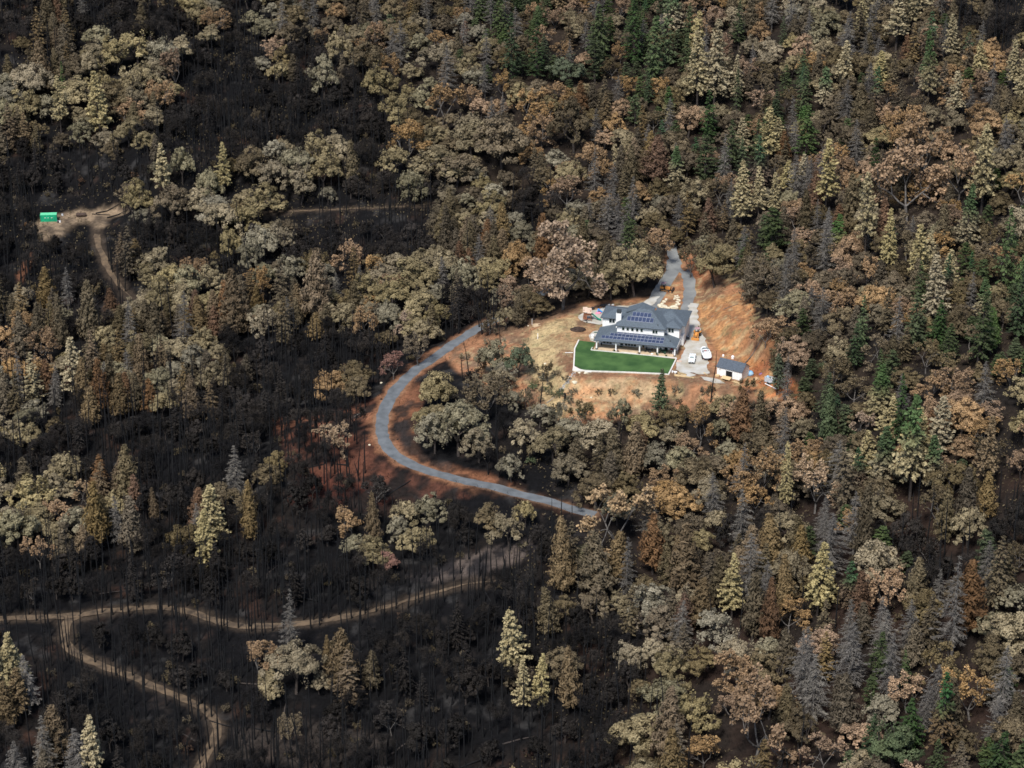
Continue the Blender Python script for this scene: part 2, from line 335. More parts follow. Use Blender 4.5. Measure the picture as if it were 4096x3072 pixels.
zone([(1478,545),(1512,560),(1530,610),(1502,640),(1494,600),(1486,570)], (.24, .115, .06), .9, 5, (.30, .11, .05), n2)
zone([(1600,770),(1660,775),(1730,850),(1745,885),(1660,850),(1610,805)], (.26, .085, .036), .85, 6, (.33, .15, .06), n2)
zone([(1560,815),(1640,830),(1720,850),(1700,868),(1580,838)], (.38, .155, .062), .8, 5, (.24, .11, .055), n2)
zone([(1462,790),(1510,800),(1500,812),(1455,806)], (.13, .07, .045), .8, 3)
# burnt red slope below the paved bend, roadside cuts
zone([(590,905),(700,890),(805,870),(806,940),(815,985),(870,1025),(960,1046),(1010,1075),(900,1075),(800,1062),(700,1060),(620,1000)], (.12, .048, .03), .85, 9, (.014, .011, .010), n2*.55+n1*.45)
zone([(590,908),(700,900),(800,880),(806,905),(700,920),(600,925)], (.22, .095, .055), .75, 5, (.035, .024, .02), n2)
zone([(640,1020),(760,1030),(850,1070),(820,1110),(700,1100),(620,1080)], (.06, .02, .014), .7, 9, (.016, .012, .011), n2)
d = dist_line(ROAD[::4], XX, YY); bend = smooth(1050, 980, PXX)*smooth(690, 760, PYY)
C = mixc(C, (1-smooth(2.2, 5.0, d+(n2-.5)*6))*(.12+.6*bend), (.25, .115, .06)); C = mixc(C, (1-smooth(1.8, 3.0, d+(n2-.5)*3))*.55, (.24, .145, .09))
zone([(855,870),(905,830),(915,900),(900,960),(930,1000),(1040,1020),(1110,1040),(1090,1060),(960,1030),(890,990),(855,950)], (.22, .095, .05), .7, 7, (.05, .03, .022), n2)
zone([(850,912),(880,905),(890,930),(885,960),(862,950)], (.02, .018, .018), .8, 3)
zone([(880,1245),(960,1215),(1060,1180),(1150,1165),(1180,1180),(1120,1215),(1010,1245),(930,1262)], (.10, .078, .066), .8, 9, (.018, .016, .017), n2)  # paler crest of the dark hill: sunlight painted into the ground colour
zone([(1430,1560),(1560,1659),(1300,1700),(1200,1640)], (.045, .028, .02), .6, 12)
zone([(500,1570),(700,1560),(850,1600),(700,1670),(520,1640)], (.05, .04, .034), .6, 12)
# dirt tracks and the container clearing
for w_, hw in ((TRACK, 1.7), (TRACK2, 1.6), (TRACK3, 1.5), (TRACK4, 1.2)):
    d = dist_line(w_[::4], XX, YY); C = mixc(C, (1-smooth(hw*.9, hw*2.4, d+(n2-.5)*3))*.8, (.05, .037, .027))
s = 1-smooth(-1, 3, np.where(inside(CPAD, XX, YY), -dist_line(CPAD, XX, YY, True), dist_line(CPAD, XX, YY, True))+(n2-.5)*5)
C = mixc(C, s, (.22, .16, .105)); C = mixc(C, s*smooth(.5, .7, n2)*.8, (.07, .053, .04))
zone([(30,590),(62,545),(70,560),(40,615)], (.18, .08, .045), .6, 4)
CL = [(960,770),(1080,722),(1190,688),(1260,655),(1420,640),(1440,560),(1500,540),(1640,610),(1660,770),(1760,870),(1480,870),(1400,900),(1225,920),(1100,860)]
inC = smooth(0, 10, np.where(inside(CL, PXX, PYY), dist_line(CL, PXX, PYY, True), 0)); n4 = fbm(XX, YY, 2.4, 151, 3); n5 = fbm(XX, YY, 1.9, 171, 2)
C = mixc(C, inC*smooth(.56, .68, n4)*.42, (.15, .08, .045)); C = mixc(C, inC*smooth(.60, .72, n5)*.5, (.38, .29, .16)); C = mixc(C, inC*smooth(.66, .76, fbm(XX, YY, 3.1, 191, 3))*.5, (.17, .16, .08))
C *= (.78+.44*n3)[..., None]
m, n, l, b = new_mat('soil_and_litter')
va = n.new('ShaderNodeAttribute'); va.attribute_name = 'soil'
tc = n.new('ShaderNodeTexCoord'); nz = n.new('ShaderNodeTexNoise'); nz.inputs['Scale'].default_value = .9; nz.inputs['Detail'].default_value = 9; nz.inputs['Roughness'].default_value = .7; l.new(tc.outputs['Object'], nz.inputs['Vector'])
mr = n.new('ShaderNodeMapRange'); mr.inputs[1].default_value = .3; mr.inputs[2].default_value = .7; mr.inputs[3].default_value = .55; mr.inputs[4].default_value = 1.45; l.new(nz.outputs[0], mr.inputs[0])
vm = n.new('ShaderNodeVectorMath'); vm.operation = 'SCALE'; l.new(va.outputs['Color'], vm.inputs[0]); l.new(mr.outputs[0], vm.inputs['Scale']); l.new(vm.outputs[0], b.inputs['Base Color'])
bp = n.new('ShaderNodeBump'); bp.inputs['Strength'].default_value = .6; bp.inputs['Distance'].default_value = .35; l.new(nz.outputs[0], bp.inputs['Height']); l.new(bp.outputs[0], b.inputs['Normal'])
b.inputs['Roughness'].default_value = .95; b.inputs['Specular IOR Level'].default_value = .1
M['soil'] = m
ny, nx = XX.shape; idx = np.arange(ny*nx).reshape(ny, nx)
F = np.stack([idx[:-1, :-1], idx[:-1, 1:], idx[1:, 1:], idx[1:, :-1]], -1).reshape(-1, 4)
g = mesh_obj('ground', arr_mesh('ground', np.stack([XX, YY, ZZ], -1).reshape(-1, 3), F, M['soil'], True, [('soil', 'POINT', np.concatenate([C.reshape(-1, 3), np.ones((nx*ny, 1))], 1))]))
tag(g, kind='structure')

# ---------------------------------------------------------------- roads, driveway, lawn
def ribbon(name, w, half, m, lift=.05, rag=.0, offs=0.0, taper=0):
    t = np.gradient(w[:, :2], axis=0); t /= np.linalg.norm(t, axis=1)[:, None]+1e-9; nn = np.stack([-t[:, 1], t[:, 0]], 1)
    k_ = np.arange(len(w)); tp = np.minimum(1, .12+(len(w)-1-k_)/taper) if taper else 1.0
    cols = [-1, -.6, 0, .6, 1]; V = []
    for c in cols:
        e = (half*tp+(rag*(vnoise(w[:, 0]*1.0+c*50, w[:, 1], 2.2, 5)-.5)*2 if abs(c) == 1 else 0))*c+offs; p = w[:, :2]+nn*np.reshape(e, (-1, 1)); V.append(np.column_stack([p, w[:, 2]-.12+lift-.012*abs(c)]))
    V = np.stack(V, 1); nr, nc = V.shape[:2]; ix = np.arange(nr*nc).reshape(nr, nc)
    F = np.stack([ix[:-1, :-1], ix[1:, :-1], ix[1:, 1:], ix[:-1, 1:]], -1).reshape(-1, 4)
    o = mesh_obj(name, arr_mesh(name, V.reshape(-1, 3), F, m, True)); return tag(o, kind='structure')
M['asphalt'] = mat('worn_asphalt', (.125, .135, .145), .9, var=.2, scale=.35, bump=.1, col2=(.082, .09, .097))
M['dirt'] = mat('track_dirt', (.125, .087, .054), .95, var=.2, scale=.5, bump=.2, col2=(.052, .038, .027))
M['gravel'] = mat('pale_gravel', (.44, .43, .40), .95, var=.12, scale=.28, bump=.15, col2=(.33, .29, .22))
M['gravel_dark'] = mat('driveway_gravel', (.20, .205, .20), .95, var=.2, scale=.2, bump=.15, col2=(.125, .132, .138))
ribbon('paved_road', ROAD, 2.0, M['asphalt'], .06, .4)
ribbon('driveway', DRIVE, 1.95, M['gravel_dark'], .065, .5)
ribbon('driveway_spur', SPUR, 2.3, M['gravel_dark'], .055, .4)
ribbon('dirt_track', TRACK, 1.4, M['dirt'], .16, .5, taper=40)
ribbon('dirt_track', TRACK2, 1.4, M['dirt'], .17, .4)
ribbon('dirt_track', TRACK3, 1.2, M['dirt'], .14, .5, taper=14)
ribbon('dirt_track', TRACK4, .7, M['dirt'], .06, .6, taper=14)
def flat(name, px4, m, z, rag=.35, step=.8):
    w = [P0(*p) for p in px4]; n_ = len(w); out = []
    for i in range(n_):
        a, b_ = w[i], w[(i+1) % n_]; L = np.hypot(*(b_-a)[:2]); k = max(1, int(L/step)) if rag else 1
        nrm = np.array([-(b_-a)[1], (b_-a)[0]])/(L+1e-9)
        for j in range(k):
            p = a+(b_-a)*j/k; e = (vnoise(p[0], p[1], 1.9, 77)-.5)*2*rag; out.append((p[0]+nrm[0]*e, p[1]+nrm[1]*e, z))
    bm = bmesh.new(); f = bm.faces.new([bm.verts.new(p) for p in out]); f.normal_update()
    if f.normal.z < 0: f.normal_flip()
    bmesh.ops.triangulate(bm, faces=[f]); me = bpy.data.meshes.new(name); bm.to_mesh(me); bm.free(); me.materials.append(m)
    return tag(mesh_obj(name, me), kind='structure')
flat('gravel_yard', [(2712,1450),(2735,1395),(2752,1340),(2757,1290),(2753,1235),(2762,1212),(2790,1215),(2790,1270),(2800,1320),(2822,1360),(2850,1410),(2835,1440),(2826,1470),(2838,1492),(2795,1497),(2730,1486),(2704,1478)], M['gravel'], .06, .7)
flat('gravel_yard', [(2716,1486),(2745,1488),(2772,1494),(2785,1500),(2758,1508),(2725,1503)], M['gravel'], .05, .3)
flat('gravel_yard', [(2800,1505),(2850,1512),(2880,1520),(2902,1534),(2860,1532),(2815,1520)], M['gravel'], .05, .3)
flat('gravel_yard', [(2312,1262),(2345,1248),(2390,1240),(2440,1228),(2520,1222),(2570,1208),(2600,1190),(2640,1185),(2620,1215),(2560,1250),(2440,1285),(2400,1300),(2345,1290),(2318,1280)], M['gravel'], .055, .6)
flat('gravel_yard', [(2355,1340),(2372,1325),(2392,1322),(2395,1372),(2362,1362)], M['gravel'], .05, .3)
LAWN4 = [(2316,1363),(2300,1397),(2298,1463),(2332,1481),(2370,1484),(2500,1488),(2641,1494),(2673,1496),(2703,1437),(2370,1398),(2382,1371)]
M['lawn'] = mat('mown_lawn', (.058, .112, .036), .95, var=.25, scale=.22, bump=.3, spec=.1, col2=(.03, .07, .024))
flat('lawn', LAWN4, M['lawn'], .12, 0)
# ---------------------------------------------------------------- the farmhouse
M['white'] = mat('white_trim_paint', (.80, .79, .77), .5, var=.03)
M['siding'] = band_mat('white_siding', (.80, .785, .76), .2, .14, 2)
M['shingle'] = band_mat('slate_blue_shingles', (.088, .108, .128), .28, .16, 2, .8, .22)
M['fascia'] = mat('dark_fascia', (.05, .056, .062), .6)
M['glass'] = mat('dark_window_glass', (.02, .035, .035), .08, spec=.6, var=.3)
M['dark'] = mat('dark_interior', (.012, .012, .014), .6)
M['concrete'] = mat('pale_concrete', (.66, .63, .57), .85, var=.1, scale=1.0)
M['patio'] = mat('tan_patio_concrete', (.55, .42, .28), .85, var=.1, scale=.8)
M['pv'] = None
def pv_mat():
    m, n, l, b = new_mat('solar_cells'); tc = n.new('ShaderNodeTexCoord'); nz = n.new('ShaderNodeTexNoise'); nz.inputs['Scale'].default_value = .5; l.new(tc.outputs['Object'], nz.inputs[0])
    mx = n.new('ShaderNodeMix'); mx.data_type = 'RGBA'; mx.inputs[6].default_value = (.026, .037, .072, 1); mx.inputs[7].default_value = (.05, .065, .12, 1); l.new(nz.outputs[0], mx.inputs[0]); l.new(mx.outputs[2], b.inputs['Base Color'])
    b.inputs['Roughness'].default_value = .25; return m
M['pv'] = pv_mat(); M['alu'] = mat('panel_aluminium', (.38, .40, .46), .4, .3, var=.05)
HS = (1.17, 1.26, 1.15)
def hx(u, v, w): return (u*HS[0], v*HS[1], w*HS[2])
HO = P0(2385, 1397); HRZ = math.radians(-13)
def hmb(): return MB(hx)
def h2w(u, v, w=0):
    x, y, z = hx(u, v, w); c, s = math.cos(HRZ), math.sin(HRZ); return np.array([HO[0]+x*c-y*s, HO[1]+x*s+y*c, z])
house = thing('farmhouse', 'large two storey white farmhouse with slate roofs, solar panels and a long front porch', 'house', tuple(HO), HRZ)
b = hmb(); b.b2((.0, 3.4, 0), (22, 16.5, 2.9)); b.b2((5, 3.5, 2.6), (18.1, 14, 6.25)); b.b2((-.02, 8, 2.6), (6, 15, 6.12)); b.b2((17.9, 5.3, 2.6), (22.02, 12, 6.15)); b.b2((14.2, 9.2, 2.6), (22.9, 16.7, 6.08)); b.b2((21.5, 7.5, -.2), (22.9, 16.6, 2.8))
wall = b.build('wall', M['siding'], house)
def hroof(polys, name='roof', t=.16):
    b = hmb()
    for p in polys: b.slab(p, t)
    return b.build(name, M['shingle'], house)
S = .31
low = hroof([[(-.7, -.5, 2.97), (22.4, -.5, 2.97), (18.12, 3.78, 4.3), (18.12, 3.5, 4.21), (5, 3.5, 4.21), (5, 5.2, 4.74)],
             [(-.7, -.5, 2.97), (5, 5.2, 4.74), (5, 8.02, 4.74), (-.7, 8.02, 2.97)],
             [(22.4, -.5, 2.97), (22.4, 5.32, 2.97), (18.12, 5.32, 4.3), (18.12, 3.78, 4.3)]])
def hip(u0, u1, v0, v1, z, ra, rb, name='roof'):
    (a, av, az), (c, cv, cz) = ra, rb
    A, B = (a, av, az), (c, cv, cz); q = [(u0, v0, z), (u1, v0, z), (u1, v1, z), (u0, v1, z)]
    if abs(a-c) >= abs(av-cv): return hroof([[q[0], q[1], B, A], [q[1], q[2], B], [q[2], q[3], A, B], [q[3], q[0], A]], name)
    return hroof([[q[0], q[1], A], [q[1], q[2], B, A], [q[2], q[3], B], [q[3], q[0], A, B]], name)
hip(4.5, 18.7, 3.0, 14.5, 6.32, (9.9, 8.75, 9.4), (13.4, 8.75, 9.35))
hip(-.55, 7.5, 7.5, 15.5, 6.2, (3.2, 11.3, 7.75), (6.5, 11.3, 7.75))
hip(17.4, 22.6, 4.8, 14, 6.22, (20.0, 7.4, 7.3), (20.0, 11.5, 7.3))
hip(13.6, 23.5, 6.9, 17.2, 6.15, (18.5, 11.8, 8.35), (18.7, 12.4, 8.35))
hroof([[(10.0, 8.8, 9.52), (13.9, 8.9, 8.3), (13.9, 12.6, 8.3), (10.4, 12.6, 9.6)], [(10.0, 8.8, 9.52), (10.4, 12.6, 9.6), (6.4, 12.6, 7.9), (6.4, 8.9, 7.9)]])
for k, (u0, u1, v, z) in enumerate([(-.7, 22.4, -.5, 2.97), (4.5, 18.7, 3.0, 6.32), (-.55, 6, 7.5, 6.2), (17.6, 22.6, 4.8, 6.22)]):
    hmb().b2((u0, v-.07, z-.17), (u1, v-.003, z-.02)).build('fascia', M['fascia'], house)
hmb().b2((22.403, -.5, 2.8), (22.46, 5.3, 2.95)).build('fascia', M['white'], house)
ch = hmb().b2((4.3, 5.3, 2.9), (5.75, 6.5, 8.9)).build('chimney', M['white'], house)
hmb().b2((4.45, 5.4, 8.9), (5.6, 6.4, 9.9)).build('chimney_cap', M['fascia'], ch)
def window(u0, u1, w0, w1, v, panes=1, par=house):
    f = hmb(); e = .1; f.b2((u0-e, v-.07, w0-e), (u1+e, v-.003, w0)); f.b2((u0-e, v-.07, w1), (u1+e, v-.003, w1+e)); d = (u1-u0)/panes
    for i in range(panes+1):
        x = u0+d*i; f.b2((x-e if i == 0 else x-.06, v-.07, w0), (x if i == 0 else x+(e if i == panes else .06), v-.003, w1))
    o = f.build('window', M['white'], par)
    for i in range(panes): hmb().b2((u0+d*i+.03, v-.04, w0-.0), (u0+d*(i+1)-.03, v-.006, w1)).build('pane', M['glass'], o)
for u in (6.4, 7.67, 9.0, 10.3, 11.55): window(u-(0 if u != 9 else .05), u+.72, 4.85, 5.78, 3.5)
window(14.9, 16.35, 4.72, 5.78, 3.5, 2); window(18.95, 20.55, 4.62, 5.82, 5.3, 2); window(1.86, 3.5, 4.62, 5.8, 8, 2)
window(1.2, 3.7, .35, 1.95, 3.4, 3); window(6.0, 6.9, .3, 2.0, 3.4); window(7.3, 10.5, .3, 2.0, 3.4, 4)
dr = hmb().b2((18.4, 3.33, .13), (19.25, 3.397, 2.15)).build('door', M['dark'], house)
hmb().b2((22.905, 10, 3.9), (22.95, 11.2, 5.0)).build('window', M['glass'], house); hmb().b2((22.905, 12.8, .1), (22.96, 15.6, 2.3)).build('garage_door', M['white'], house)
for u in (.1, 5.5, 12.1, 17.05, 21.85):
    p = hmb().b2((u-.17, -.17, .12), (u+.17, .17, 2.8)).build('post', M['white'], house); hmb().b2((u-.3, -.3, .12), (u+.3, .3, .42)).build('post_base', M['fascia'] if u in (.1, 21.85) else M['concrete'], p)
hmb().b2((-.1, -.2, 2.66), (22.0, .2, 2.8)).build('porch_beam', M['white'], house)
hmb().b2((-.6, -.45, -.2), (22.3, 3.399, .125)).build('porch_floor', M['patio'], house)
k = hmb(); k.b2((-1.3, -1.15, -.2), (22.6, -.95, .3)); k.b2((-1.3, -.945, -.2), (-1.12, .6, .3)); k.build('porch_kerb', M['concrete'], house)
hmb().b2((7.1, -.94, -.1), (11.2, -.46, .22)).build('porch_step', M['concrete'], house)
def pv(u0, v0, du, dv, pl):
    v1 = v0+dv; z0, z1 = pl(v0)+.14, pl(v1)+.14
    b = hmb(); b.slab([(u0+.02, v0, z0), (u0+du-.02, v0, z0), (u0+du-.02, v1, z1), (u0+.02, v1, z1)], .07); o = b.build('solar_panel', M['alu'], house)
    e = .06; s_ = (z1-z0)/dv
    hmb().slab([(u0+e, v0+e, z0+e*s_+.02), (u0+du-e, v0+e, z0+e*s_+.02), (u0+du-e, v1-e, z1-e*s_+.02), (u0+e, v1-e, z1-e*s_+.02)], .03).build('cells', M['pv'], o)
pm = lambda v: 6.32+(v-3)*(9.4-6.32)/5.75
plo = lambda v: 2.97+(v+.5)*S
for i in range(7): pv(7.4+1.06*i, 4.65, 1.06, 1.4, pm)
for i in range(5): pv(8.6+1.06*i, 6.15, 1.06, 1.35, pm)
for i in range(16): pv(1.2+1.08*i, .4, 1.08, 1.15, plo)
for i in range(14): pv(3.4+1.08*i, 1.6, 1.08, 1.12, plo)
for i in range(6): pv(5.15+1.66*i, 2.77, 1.66, .6, plo)
for u, v in ((14.2, 5.2), (16.2, 4.2), (20.6, 6.2), (20.2, 1.7), (19.5, 9.2), (1.9, 9.8)):
    z = pm(v) if 5 < u < 18 and v > 3 else (plo(v) if v < 3 else 6.5); hmb().b2((u-.13, v-.1, z-.2), (u+.13, v+.1, z+.28)).build('roof_vent', M['fascia'], house)

# ---------------------------------------------------------------- lawn wall, porch things
M['soilbed'] = mat('dark_bed_soil', (.05, .032, .024), .95, var=.3)
w = [P0(*p)[:2] for p in [(2313,1362),(2296,1397),(2292,1474),(2332,1485),(2370,1488),(2500,1492),(2641,1498),(2677,1500),(2708,1437)]]
b = MB(); T = .42
wp = [np.array(p) for p in w]; ln = len(wp); offp = []
for i in range(ln):
    d = wp[min(i+1, ln-1)]-wp[max(i-1, 0)]; d /= np.linalg.norm(d); nn = np.array([d[1], -d[0]]); offp.append(wp[i]-nn*T if False else wp[i]+np.array([-d[1], d[0]])*T)
b.loft([[(*wp[i], -1.6), (*wp[i], .34), (*offp[i], .34), (*offp[i], -1.6)] for i in range(ln)])
tag(b.build('retaining_wall', M['concrete']), 'low white concrete wall running round the edge of the green lawn', 'wall')
c0 = P0(2303, 1476); tag(MB().slab([(*P0(2293,1466)[:2], .37), (*P0(2331,1486)[:2], .37), (*P0(2310,1487)[:2], .37), (*P0(2290,1484)[:2], .37)][::-1], 1.6).build('corner_pad', M['concrete']), 'white concrete corner slab outside the lawn wall with a dark drain mark', 'slab')
def plant(name, label, cat, p, r, h, col, pot=None, n=60, group=None):
    t = thing(name, label, cat, tuple(p), 0, group); rng = np.random.default_rng(int(abs(p[0]*100+p[1]*10)))
    z0 = 0
    if pot: MB().tube([(0, 0, 0), (0, 0, .45)], [.22, .3], 10).build('pot', pot, t); z0 = .42
    d = rng.normal(size=(n, 3)); d /= np.linalg.norm(d, axis=1)[:, None]; c = d*np.array([r, r, h/2])*rng.uniform(.5, 1, (n, 1))+np.array([0, 0, z0+h/2])
    V, F, tn, hh = cards(c, d, .12, .12, rng); mesh_obj('foliage', arr_mesh('foliage', V, F, LEAF[col], False, [('tone', 'FACE', tn), ('rise', 'FACE', hh)]), t); return t
def cards(c, nrm, su, sv, rng, tone=None, up=None, hmin=None, hmax=None):
    """leaf sprays: one small quad per centre"""
    n_ = len(c); nrm = nrm+rng.normal(size=(n_, 3))*.35; nrm = nrm/(np.linalg.norm(nrm, axis=1)[:, None]+1e-9)
    a = rng.normal(size=(n_, 3)) if up is None else up+rng.normal(size=(n_, 3))*.25
    t = a-nrm*(a*nrm).sum(1)[:, None]; t /= np.linalg.norm(t, axis=1)[:, None]+1e-9; bb = np.cross(nrm, t)
    su = np.reshape(np.broadcast_to(su, n_)*rng.uniform(.65, 1.35, n_), (-1, 1)); sv = np.reshape(np.broadcast_to(sv, n_)*rng.uniform(.65, 1.35, n_), (-1, 1))
    V = np.stack([c-t*su-bb*sv*.6, c+t*su*.35-bb*sv, c+t*su+bb*sv*.5, c-t*su*.3+bb*sv], 1).reshape(-1, 3)
    F = np.arange(4*n_).reshape(-1, 4); tn = rng.random(n_) if tone is None else np.clip(tone+rng.normal(size=n_)*.15, 0, 1)
    z = c[:, 2]; lo, hi = (z.min() if hmin is None else hmin), (z.max() if hmax is None else hmax); return V, F, tn, (z-lo)/(hi-lo+1e-6)
M['terracotta'] = mat('terracotta', (.50, .30, .17), .8); M['redpaint'] = mat('red_enamel', (.32, .02, .025), .35); M['greenplastic'] = mat('green_plastic', (.02, .085, .06), .5)
plant('flower_bush', 'low bush with red flowers at the foot of the second porch post', 'plant', h2w(6.2, -.6, .12), .4, .6, 'pink')
plant('shrub', 'round dark green shrub beside the second porch post', 'plant', h2w(5.1, -.65, .12), .45, .8, 'dkgreen')
plant('shrub', 'reddish brown shrub at the foot of the middle porch post', 'plant', h2w(12.1, -.75, .12), .6, .7, 'rust')
plant('potted_plant', 'yellow green plant in a terracotta pot before the fourth porch post', 'plant', h2w(17.0, -.75, .15), .5, .7, 'lime', M['terracotta'])
plant('shrub', 'small yellow green shrub between the last two porch posts', 'plant', h2w(19.6, -.7, .12), .35, .7, 'lime')
plant('potted_plant', 'tall green plant against the porch wall beside the french doors', 'plant', h2w(12.6, 2.9, .13), .4, 1.1, 'green', M['terracotta'])
def round_table(name, label, p, r, m, chairs):
    t = thing(name, label, 'table', tuple(p)); MB().cyl((0, 0, .72), r, .06, 'z', 20).build('table_top', m, t); MB().tube([(0, 0, 0), (0, 0, .7)], [.3, .06], 8).build('pedestal', m, t)
    for i in range(chairs):
        a = i*2*math.pi/chairs+.4; q = np.array(p)+np.array([math.cos(a)*(r+.35), math.sin(a)*(r+.35), 0])
        c = thing('patio_chair', f'dark {"wicker" if m is M["fascia"] else "green"} patio chair pulled up to the {"black" if m is M["fascia"] else "dark green"} porch table', 'chair', tuple(q), a+math.pi/2, 'porch chairs round '+('black' if m is M['fascia'] else 'green')+' table')
        MB().box((0, 0, .43), (.5, .5, .06)).build('seat', m, c); MB().box((0, -.25, .72), (.5, .06, .55)).build('backrest', m, c)
        for x in (-.2, .2):
            for y in (-.2, .2): MB().box((x, y, .2), (.05, .05, .4)).build('leg', m, c)
round_table('round_table', 'black round patio table on the porch by the middle post', h2w(14.3, 1.3, .125), .75, M['fascia'], 4)
round_table('round_table', 'dark green round patio table on the porch by the fourth post', h2w(18.3, 1.5, .125), .9, M['greenplastic'], 4)
t = thing('barbecue', 'red lidded barbecue against the porch wall beside the dark door', 'grill', tuple(h2w(20.6, 2.4, .125)), HRZ)
MB().box((0, 0, .85), (1.3, .6, .12)).build('shelf', M['fascia'], t); MB().cyl((0, 0, .98), .32, .75, 'x', 14).build('lid', M['redpaint'], t)
for x in (-.5, .5):
    for y in (-.22, .22): MB().box((x, y, .4), (.06, .06, .8)).build('leg', M['fascia'], t)
t = thing('bin', 'tall white bin standing by the last porch post', 'bin', tuple(h2w(21.2, 1.2, .125))); MB().tube([(0, 0, 0), (0, 0, .85)], [.24, .3], 12).build('body', M['white'], t); MB().tube([(0, 0, .85), (0, 0, .95)], [.32, .2], 12).build('lid', M['white'], t)
t = thing('bin', 'dark bin by the porch wall near the first post', 'bin', tuple(h2w(.9, 2.6, .125))); MB().tube([(0, 0, 0), (0, 0, .8)], [.22, .28], 12).build('body', M['fascia'], t); MB().tube([(0, 0, .8), (0, 0, .9)], [.3, .2], 12).build('lid', M['fascia'], t)
b = MB(); rr = random.Random(5)
b.loft([[(rr.uniform(-.05, .05)+math.cos(a)*r*1.6, math.sin(a)*r, z) for a in [i*.785 for i in range(8)]] for r, z in ((.3, 0), (.32, .12), (.2, .26), (.05, .3))]); o = b.build('cushion', M['white'], None, smooth=True); o.location = h2w(15.6, -.05, .125); tag(o, 'crumpled white cushion lying on the porch floor', 'cushion')
o = MB().box((0, 0, .13), (1.0, .5, .26)).build('bench_cover', M['greenplastic'], None, .08); o.location = h2w(6.4, 2.7, .125); o.rotation_euler.z = HRZ; tag(o, 'dark green covered bench under the porch beside the french doors', 'bench')
# beside the house
t = thing('heat_pump', 'dark air conditioner box beside the end wall of the house', 'air conditioner', (*P0(2751, 1357)[:2], 0), HRZ)
MB().box((0, 0, .55), (1.0, .9, 1.0)).build('casing', M['fascia'], t, .04); MB().cyl((0, 0, 1.06), .36, .04, 'z', 18).build('fan_grille', M['alu'], t); MB().box((0, 0, .03), (1.2, 1.1, .06)).build('pad', M['concrete'], t)
t = thing('bin', 'white bin with its lid on beside the porch end', 'bin', (*P0(2371, 1352)[:2], 0)); MB().tube([(0, 0, 0), (0, 0, 1.0)], [.5, .52], 14).build('body', M['white'], t); MB().tube([(0, 0, 1.0), (0, 0, 1.25)], [.56, .3], 14).build('lid', M['white'], t)
o = MB().box((0, 0, .05), (1.3, .7, .1)).build('stepping_slab', M['greenplastic'], None, .03); o.location = P0(2384, 1330); tag(o, 'flat green plastic sheet on the red soil beside the house', 'sheet')
b = MB()
rr = random.Random(3); rings = []
for z, s_ in ((-.3, 1.0), (.15, .95), (.5, .7), (.75, .35), (.85, .06)): rings.append([(math.cos(a)*2.6*s_*rr.uniform(.85, 1.15), math.sin(a)*1.9*s_*rr.uniform(.85, 1.15), z*1.1) for a in [i*math.pi/7 for i in range(14)]])
o = b.loft(rings).build('soil_heap', M['soilbed'], None, smooth=True); o.location = P0(2312, 1319); tag(o, 'dark brown heap of soil between the lawn and the playground', 'heap')

# ---------------------------------------------------------------- shed
M['shed_roof'] = band_mat('shed_shingles', (.075, .09, .112), .25, .15, 1, .8, .2)
sp = P0(2868, 1500); sq = P0(2966, 1524); srz = math.atan2(sq[1]-sp[1], sq[0]-sp[0]); L = np.hypot(*(sq-sp)[:2]); D = 5.0; Hh = 3.2
shed = thing('shed', 'small white shed with a dark gable roof and black doorway', 'shed', tuple(sp), srz)
b = MB(); b.add([(0, 0, 0), (L, 0, 0), (L, D, 0), (0, D, 0), (0, 0, Hh), (L, 0, Hh), (L, D, Hh), (0, D, Hh), (0, D/2, Hh+1.85), (L, D/2, Hh+1.85)], [(0, 1, 5, 4), (2, 3, 7, 6), (1, 2, 6, 9, 5), (3, 0, 4, 8, 7), (3, 2, 1, 0), (4, 5, 9, 8), (6, 7, 8, 9)]); b.build('wall', M['siding'], shed)
sl = 1.85/(D/2); e = .3
b = MB(); zr = Hh+1.9; b.slab([(-e, -e, Hh-e*sl+.05), (L+e, -e, Hh-e*sl+.05), (L+e, D/2, zr), (-e, D/2, zr)], .14); b.slab([(L+e, D+e, Hh-e*sl+.05), (-e, D+e, Hh-e*sl+.05), (-e, D/2, zr), (L+e, D/2, zr)], .14); b.build('roof', M['shed_roof'], shed)
b = MB(); b.b2((L*.36-.1, -.06, 0), (L*.36, -.004, 2.35)); b.b2((L*.62, -.06, 0), (L*.62+.1, -.004, 2.35)); b.b2((L*.36-.1, -.06, 2.35), (L*.62+.1, -.004, 2.47)); b.build('door_frame', M['white'], shed)
MB().b2((L*.36, -.03, .02), (L*.62, -.002, 2.34)).build('door', M['dark'], shed)
b = MB()
for x in (.02, L-.02):
    for y in (.02, D-.02): b.box((x, y, Hh/2), (.14, .14, Hh-.1))
b.build('corner_trim', M['white'], shed)
MB().box((1.1, -.35, Hh-.75), (.14, .3, .2)).build('lamp', M['fascia'], shed)
M['ply'] = mat('pale_plywood', (.60, .44, .24), .7, var=.12, scale=2)
def local(p, rz, x, y, z=0): c, s = math.cos(rz), math.sin(rz); return (p[0]+x*c-y*s, p[1]+x*s+y*c, z)
def plank_stack(name, label, loc, rz, n, size, m, seed, group=None):
    rr = random.Random(seed); b = MB(); k = 0
    for i in range(n): b.box((rr.uniform(-.25, .25)+(i % 3-1)*size[1]*.9, rr.uniform(-.3, .3), .04+.09*(i//3)), (size[1], size[0]*rr.uniform(.7, 1), .07), rr.uniform(-.08, .08))
    o = b.build(name, m); o.location = loc; o.rotation_euler.z = rz; return tag(o, label, 'lumber', group)
o = MB().slab([(-1.5, -.9, .75), (1.5, -.9, .75), (1.5, .75, 1.1), (-1.5, .75, 1.1)], .08); o.box((-1.2, 0, .4), (.1, 1.2, .75)); o.box((1.2, 0, .45), (.1, 1.2, .8))
